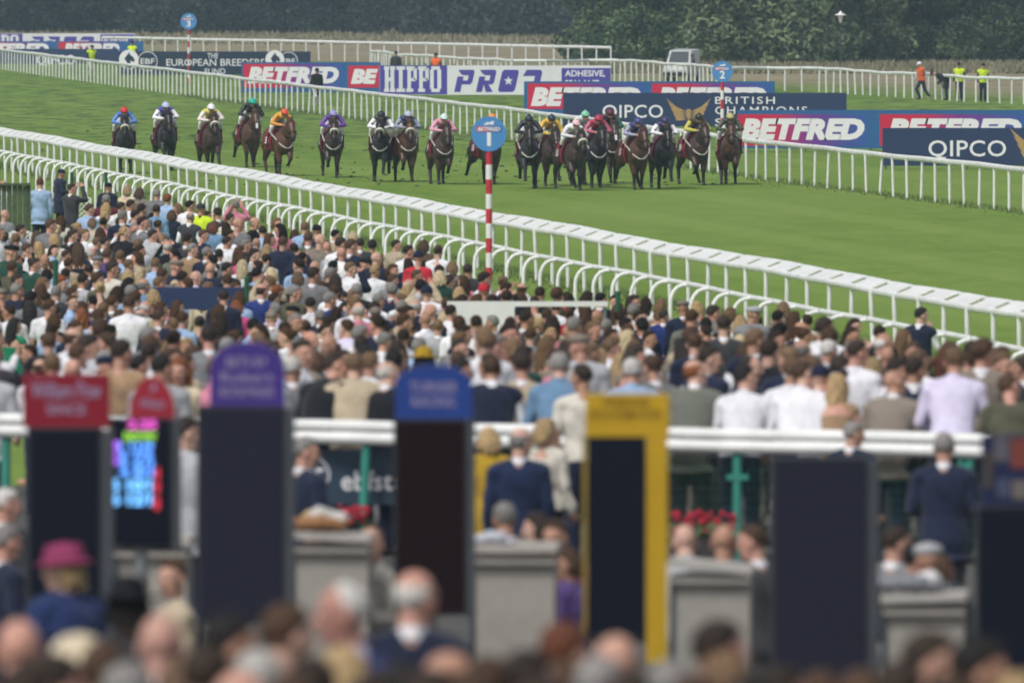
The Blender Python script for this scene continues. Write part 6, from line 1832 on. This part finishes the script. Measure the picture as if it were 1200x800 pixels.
def tack_meshes():
    if 'tack' in _cache: return _cache['tack']
    br = MB()
    for t in (.55, 2.15): 
        p, r = head_strap(t); br.tube(p, r, 6, closed=True)
    for s in (-1, 1):
        br.tube([fw(s * .088, 1.12, 1.88), fw(s * .108, 1.27, 1.70), fw(s * .082, 1.42, 1.48), fw(s * .07, 1.49, 1.38)], .011, 6)
        br.tube([fw(s * .072, 1.50, 1.37), fw(s * .20, 1.15, 1.50), fw(s * .12, .80, 1.62), fw(s * .06, .70, 1.64)], .008, 5)
    fl = MB(); p, _ = head_strap(1.75, .012); fl.tube(p, .034, 10, closed=True)
    mane = MB()
    rng = np.random.default_rng(3)
    for k in range(16):
        u = k / 15; f = .52 + .62 * u; z = 1.60 + .34 * u
        mane.cap(fw(.0, f, z - .02), .028, fw(.07 + .03 * rng.random(), f - .03, z - .14 - .05 * rng.random()), .014, 6)
    mane.cap(fw(0, 1.16, 1.93), .025, fw(.0, 1.25, 1.78), .012, 6)
    tail = MB()
    for k in range(9):
        a = rng.normal() * .05; b = rng.normal() * .06
        tail.tube([fw(0, -1.0, 1.40), fw(a * .5, -1.18, 1.42), fw(a, -1.42 + b, 1.24 + b), fw(a * 2.2, -1.62 + b, .95 + b)], [.035, .035, .028, .008], 6)
    bs = MB(); bs.tube([fw(-.285, .10, 1.42), fw(-.25, .50, 1.30), fw(-.17, .82, 1.14), fw(-.06, .94, 1.06), fw(.06, .94, 1.06), fw(.17, .82, 1.14), fw(.25, .50, 1.30), fw(.285, .10, 1.42)], .019, 8)
    # saddle cloth: a curved sheet over the back and both flanks
    cl = MB(); vs, fs = [], []
    prof = [(-.50, .275, .318, 1.23), (-.15, .295, .33, 1.19), (.24, .285, .36, 1.18)]
    n = 15
    for lay in (.026, .044):
        for f, rx, rz, cz in prof:
            for j in range(n):
                a = R(-34) + R(248) * j / (n - 1); vs.append(fw((rx + lay) * math.cos(a), f, cz + (rz + lay) * math.sin(a)))
    m = len(prof); off = m * n
    for i in range(m - 1):
        for j in range(n - 1):
            q = (i * n + j, i * n + j + 1, (i + 1) * n + j + 1, (i + 1) * n + j); fs.append(q); fs.append(tuple(off + k for k in reversed(q)))
    edge = [j for j in range(n)] + [i * n + n - 1 for i in range(1, m)] + [(m - 1) * n + j for j in range(n - 2, -1, -1)] + [i * n for i in range(m - 2, 0, -1)]
    for a, b in zip(edge, edge[1:] + edge[:1]): fs.append((a, a + off, b + off, b))
    cl.add(vs, fs)
    sd = MB(); sd.tube([fw(0, -.34, 1.60), fw(0, -.2, 1.565), fw(0, .05, 1.575), fw(0, .16, 1.62)], [(.10, .03), (.13, .028), (.11, .03), (.06, .03)], 14, up=(1, 0, 0))
    for s in (-1, 1): sd.tube([fw(s * .14, .02, 1.53), fw(s * .29, .05, 1.32), fw(s * .335, -.06, 1.12)], .012, 6); sd.box(fw(s * .335, -.02, 1.085), (.10, .12, .02))
    bz = MB()
    fx = [(1.22, 1.84, .03), (1.36, 1.74, .045), (1.47, 1.585, .035), (1.555, 1.435, .03), (1.585, 1.36, .028)]
    v2 = []
    for f, z, w in fx: v2 += [fw(-w, f - .012, z), fw(w, f - .012, z)]
    v2 += [p + Vector((0, -.022, .015)) for p in list(v2)]
    k = len(fx); f2 = []
    for i in range(k - 1):
        a = 2 * i; f2 += [(a, a + 1, a + 3, a + 2), (2 * k + a + 2, 2 * k + a + 3, 2 * k + a + 1, 2 * k + a), (a, a + 2, a + 2 + 2 * k, a + 2 * k), (a + 1, a + 1 + 2 * k, a + 3 + 2 * k, a + 3)]
    f2 += [(0, 2 * k, 2 * k + 1, 1), (2 * k - 2, 2 * k - 1, 4 * k - 1, 4 * k - 2)]
    bz.add(v2, f2)
    T = dict(bridle=br.mesh('bridle', M['tack']), noseband=fl.mesh('noseband', M['fleece']), mane=mane.mesh('mane', M['mane']), tail=tail.mesh('tail', M['mane']), breast_strap=bs.mesh('breast_strap', M['strap']), saddle_cloth=cl.mesh('saddle_cloth', M['cloth_red']), saddle=sd.mesh('saddle', M['tack']), blaze=bz.mesh('blaze', M['blaze']))
    for q in T.values(): warp(q)
    _cache['tack'] = T
    return T
def jockey_meshes(lift):
    k = ('jockey', lift)
    if k in _cache: return _cache[k]
    up = {'low': 0, 'high': .07}[lift]
    HM = Matrix.Translation(fw(0, .50, 2.03 + up) - HEADC) 
    # the head faces forward (-Y): turn it round its own centre
    HM = Matrix.Translation(fw(0, .50, 2.03 + up)) @ Matrix.Rotation(PI, 4, 'Z') @ Matrix.Rotation(R(-12), 4, 'X') @ Matrix.Translation(-HEADC)
    mb = MB(); head_prims(mb, HM)
    sh = fw(0, .26, 1.96 + up); hip = fw(0, -.28, 1.82 + up * .6)
    mb.cap(sh, .058, fw(0, .45, 1.98 + up), .055)
    mb.cap(hip, .125, fw(0, .02, 1.90 + up), .125); mb.cap(fw(0, .02, 1.90 + up), .13, sh, .11); mb.cap(fw(-.13, .24, 1.95 + up), .065, fw(.13, .24, 1.95 + up), .065)
    jk, bc, bt = MB(), MB(), MB()
    jk.cap(hip + Vector((0, -.03, .01)), .145, fw(0, .02, 1.91 + up), .150); jk.cap(fw(0, .02, 1.91 + up), .150, sh, .128); jk.cap(fw(-.14, .24, 1.955 + up), .085, fw(.14, .24, 1.955 + up), .085)
    bc.cap(hip + Vector((0, .03, -.01)), .142, hip + Vector((0, -.06, 0)), .138)
    for s in (-1, 1):
        S, E, W = fw(s * .19, .26, 1.93 + up), fw(s * .345, .36, 1.71 + up * .4), fw(s * .085, .66, 1.665)
        mb.cap(S, .05, E, .038); mb.cap(E, .038, W, .028)
        jk.cap(S, .074, E, .056); jk.cap(E, .056, E.lerp(W, .85), .042)
        d = (W - E).normalized(); sd = Vector((0, 0, 1)); nn = d.cross(sd).normalized()
        mb.cap(W, .028, W + d * .05, .028)
        for q in range(4):
            b = W + d * .065 + sd * (.028 - .019 * q); mb.cap(b, .0105, b + d * .03 + nn * (-s) * .012, .010, 8); mb.cap(b + d * .03 + nn * (-s) * .012, .010, b + d * .012 + nn * (-s) * .034, .009, 8)
        mb.cap(W + sd * .025, .012, W + d * .05 + sd * .045, .0105, 8)
        Hp, K, A, Tt = fw(s * .10, -.27, 1.79 + up * .6), fw(s * .285, .17, 1.58), fw(s * .315, -.12, 1.19), fw(s * .325, .07, 1.135)
        mb.cap(Hp, .085, K, .058); mb.cap(K, .055, A, .04); mb.cap(A + Vector((0, .03, -.03)), .036, Tt, .03)
        bc.cap(Hp, .102, K, .072); bc.cap(K, .070, K.lerp(A, .32), .062)
        bt.cap(K.lerp(A, .30), .064, A, .050); bt.cap(A + Vector((0, .04, -.03)), .044, Tt, .037)
    J = dict(person=fuse(mb, 'jockey', [M['skin'], M['eye'], M['lip']], .0098, 2), jacket=fuse(jk, 'silk_jacket', M['silk'], .0125, 3), breeches=fuse(bc, 'breeches', M['breeches'], .0125, 3), boots=fuse(bt, 'boots', M['boot'], .011, 2))
    for nm, a_ in (('jacket', .0045), ('breeches', .003)): set_np(J[nm], wrinkle(mesh_np(J[nm]).copy(), a_, 2))
    hb = MB(); c = HM @ (HEADC + Vector((0, -.004, .035))); r3 = HM.to_3x3()
    hb.ell(c, (.118, .138, .120), rot=r3, n=24, m=16)
    pk = [(-.085, .10), (-.06, .165), (0, .185), (.06, .165), (.085, .10)]
    v3 = [HM @ (HEADC + Vector((x, y, .045 - .2 * (y - .1)))) for x, y in pk] + [HM @ (HEADC + Vector((x, y, .058 - .2 * (y - .1)))) for x, y in pk]
    hb.add(v3, [(0, 1, 2, 3, 4), (9, 8, 7, 6, 5), (0, 5, 6, 1), (1, 6, 7, 2), (2, 7, 8, 3), (3, 8, 9, 4), (4, 9, 5, 0)])
    me = hb.mesh('helmet', M['helmet']); a = mesh_np(me); inv = np.array(HM.inverted()); hl = (a @ inv[:3, :3].T + inv[:3, 3]) - np.array(HEADC)
    lowf = (hl[:, 2] < .02) & (hl[:, 1] < .12)                    # keep the face free under the brim
    shrink = np.where(lowf, np.clip(1 - (.02 - hl[:, 2]) * 4.2, .55, 1), 1); hl2 = hl * np.stack([shrink, shrink, np.where(lowf, .6, 1)], 1)
    hm4 = np.array(HM); set_np(me, (hl2 + np.array(HEADC)) @ hm4[:3, :3].T + hm4[:3, 3])
    J['helmet'] = me
    gg = MB(); gg.tube([HM @ (HEADC + Vector((.10 * math.sin(q), .02 + .095 * math.cos(q), .006))) for q in np.linspace(-1.3, 1.3, 9)], [(.022, .012)] * 9, 8, up=tuple(r3 @ Vector((0, 0, 1))))
    J['goggles'] = gg.mesh('goggles', M['goggle'])
    pm = MB(); pm.ell(HM @ (HEADC + Vector((0, -.004, .162))), (.03, .03, .022)); J['pompom'] = pm.mesh('pompom', M['helmet'])
    # silks with a contrasting chest panel or sleeves
    st = MB(); 
    for s in (-1, 1):
        S, E, W = fw(s * .19, .26, 1.93 + up), fw(s * .345, .36, 1.71 + up * .4), fw(s * .085, .66, 1.665)
        st.cap(S.lerp(E, .12), .0775, E, .0595); st.cap(E, .0595, E.lerp(W, .86), .0455)
    J['sleeves'] = fuse(st, 'sleeves', M['silk'], .012, 2)
    wh = MB(); wh.tube([fw(-.11, .72, 1.66), fw(-.22, .55, 1.50), fw(-.42, .25, 1.36)], [.012, .010, .007], 6); J['whip'] = wh.mesh('whip', M['tack'])
    for q in J.values(): warp(q, 1.05)
    _cache[k] = J
    return J

BAY, DBAY, BLACKH, CHEST, BROWN = (.068, .029, .016), (.034, .018, .013), (.013, .011, .012), (.088, .036, .018), (.046, .025, .017)
W_, K_ = (.75, .75, .78), (.012, .012, .016)
# x, hoof y, gait, coat, coat words, noseband, breast strap, blaze, jacket, sleeves, helmet, lift, words
RUN = [
 (146, 203, 'a', BLACKH, 'near-black', 1, 0, 0, (.05, .12, .42), (.10, .22, .55), (.55, .02, .03), 'low', 'blue silks and red cap'),
 (195, 200, 'c', BLACKH, 'black', 0, 0, 0, (.05, .05, .30), W_, (.45, .48, .72), 'low', 'purple-blue silks with white sleeves'),
 (247, 203, 'd', BROWN, 'brown', 1, 0, 0, (.60, .55, .12), (.70, .62, .62), W_, 'low', 'yellow and white silks with white cap'),
 (290, 196, 'e', BAY, 'bay', 0, 0, 1, (.015, .035, .025), K_, (.01, .38, .30), 'high', 'black silks and turquoise cap'),
 (326, 206, 'a', CHEST, 'chestnut', 0, 1, 0, (.62, .34, .03), (.62, .26, .03), (.62, .08, .03), 'low', 'orange-yellow silks and red cap'),
 (388, 208, 'b', DBAY, 'dark bay', 1, 1, 0, (.09, .025, .24), (.13, .04, .30), (.30, .26, .55), 'low', 'purple silks and pale purple cap'),
 (445, 213, 'd', BLACKH, 'jet black', 1, 1, 0, K_, W_, (.014, .018, .03), 'low', 'black silks with white sleeves'),
 (475, 213, 'b', BAY, 'bay', 1, 1, 0, (.02, .03, .11), (.25, .28, .38), (.40, .43, .55), 'low', 'navy and white spotted silks'),
 (516, 216, 'a', BROWN, 'brown', 0, 1, 0, (.60, .24, .34), (.62, .30, .40), (.55, .70, .62), 'low', 'pink silks and pale green cap'),
 (570, 216, 'c', BROWN, 'brown', 0, 0, 0, (.55, .25, .06), (.55, .25, .06), (.65, .25, .05), 'low', 'orange cap, mostly hidden by the numbered disc'),
 (620, 221, 'c', BLACKH, 'black', 0, 1, 0, (.018, .022, .04), K_, (.014, .018, .035), 'low', 'dark navy silks and black cap'),
 (642, 218, 'd', DBAY, 'dark bay', 0, 0, 1, (.60, .36, .03), (.62, .40, .05), (.02, .03, .06), 'high', 'yellow silks and navy cap'),
 (668, 223, 'b', DBAY, 'dark bay', 1, 0, 0, W_, (.60, .60, .66), (.68, .45, .50), 'low', 'white silks and white cap with red'),
 (684, 217, 'a', BROWN, 'brown', 0, 0, 0, (.55, .62, .60), W_, (.20, .52, .33), 'high', 'white silks and pale green cap'),
 (695, 220, 'e', BLACKH, 'black', 0, 1, 0, (.35, .03, .07), (.45, .10, .15), (.34, .025, .06), 'low', 'crimson silks and crimson cap'),
 (713, 215, 'c', BROWN, 'brown', 0, 1, 1, (.06, .012, .028), (.02, .10, .06), (.09, .012, .03), 'high', 'maroon silks with green sleeves'),
 (743, 222, 'e', BAY, 'bay', 0, 1, 0, (.035, .045, .16), (.30, .30, .46), (.045, .05, .18), 'low', 'dark blue silks with pale sleeves'),
 (776, 221, 'd', BLACKH, 'black', 0, 0, 0, (.03, .035, .13), W_, (.04, .03, .12), 'low', 'navy silks with white sleeves'),
 (813, 217, 'b', BROWN, 'brown', 0, 1, 0, (.05, .04, .015), (.50, .46, .05), (.02, .018, .01), 'low', 'black and yellow silks'),
 (855, 216, 'a', BAY, 'bay', 0, 0, 0, (.025, .035, .02), (.06, .065, .03), (.42, .38, .14), 'low', 'dark green silks and yellow cap, rightmost'),
]
hrng = random.Random(12)
for i, (x, yh, gait, coat, cw, nb, bstrap, bz, jc, sc_, hc, lift, words) in enumerate(RUN):
    d = solve_flat(x, yh, 0.0); p = pt(x, yh, d)
    rz = math.atan(.135) + .03 + hrng.gauss(0, .075)
    T = tack_meshes(); J = jockey_meshes(lift)
    h = link('racehorse', horse_mesh(gait), None, (p.x, d, 0), (0, 0, rz), coat)
    tilt = (hrng.gauss(0, .03), hrng.gauss(0, .035), rz); h.rotation_euler = tilt
    k = hrng.uniform(1.0, 1.05); h.scale = (k, k, k)
    tag(h, '%s racehorse galloping under the jockey in %s' % (cw, words.replace(', rightmost', '').replace(', mostly hidden by the numbered disc', '')), 'horse', 'racehorses galloping towards the stands')
    link('mane', T['mane'], h); link('tail', T['tail'], h); link('bridle', T['bridle'], h); link('saddle', T['saddle'], h)
    sc = link('saddle_cloth', T['saddle_cloth'], h)
    num = text_mesh(str(i + 1), .17 if i < 9 else .25, .21, bold=.03, ext=.003)
    for s in (-1, 1):
        link('number', num, sc, fw(s * .380, -.16, 1.09), (R(-8), 0, s * PI / 2))
    if nb: link('noseband', T['noseband'], h)
    if bstrap: link('breast_strap', T['breast_strap'], h)
    if bz: link('blaze', T['blaze'], h)
    j = link('jockey', J['person'], None, (p.x, d, 0), tilt, hrng.choice(SKINC[:5])); j.scale = (k, k, k)
    tag(j, 'jockey in %s crouched on a %s horse' % (words, cw), 'jockey', 'jockeys in racing silks')
    link('silk_jacket', J['jacket'], j, color=jc); link('sleeves', J['sleeves'], j, color=sc_); link('breeches', J['breeches'], j); link('boots', J['boots'], j)
    hl = link('helmet', J['helmet'], j, color=hc); link('pompom', J['pompom'], hl, color=hc); link('goggles', J['goggles'], hl)
    if hrng.random() < .4: link('whip', J['whip'], j)
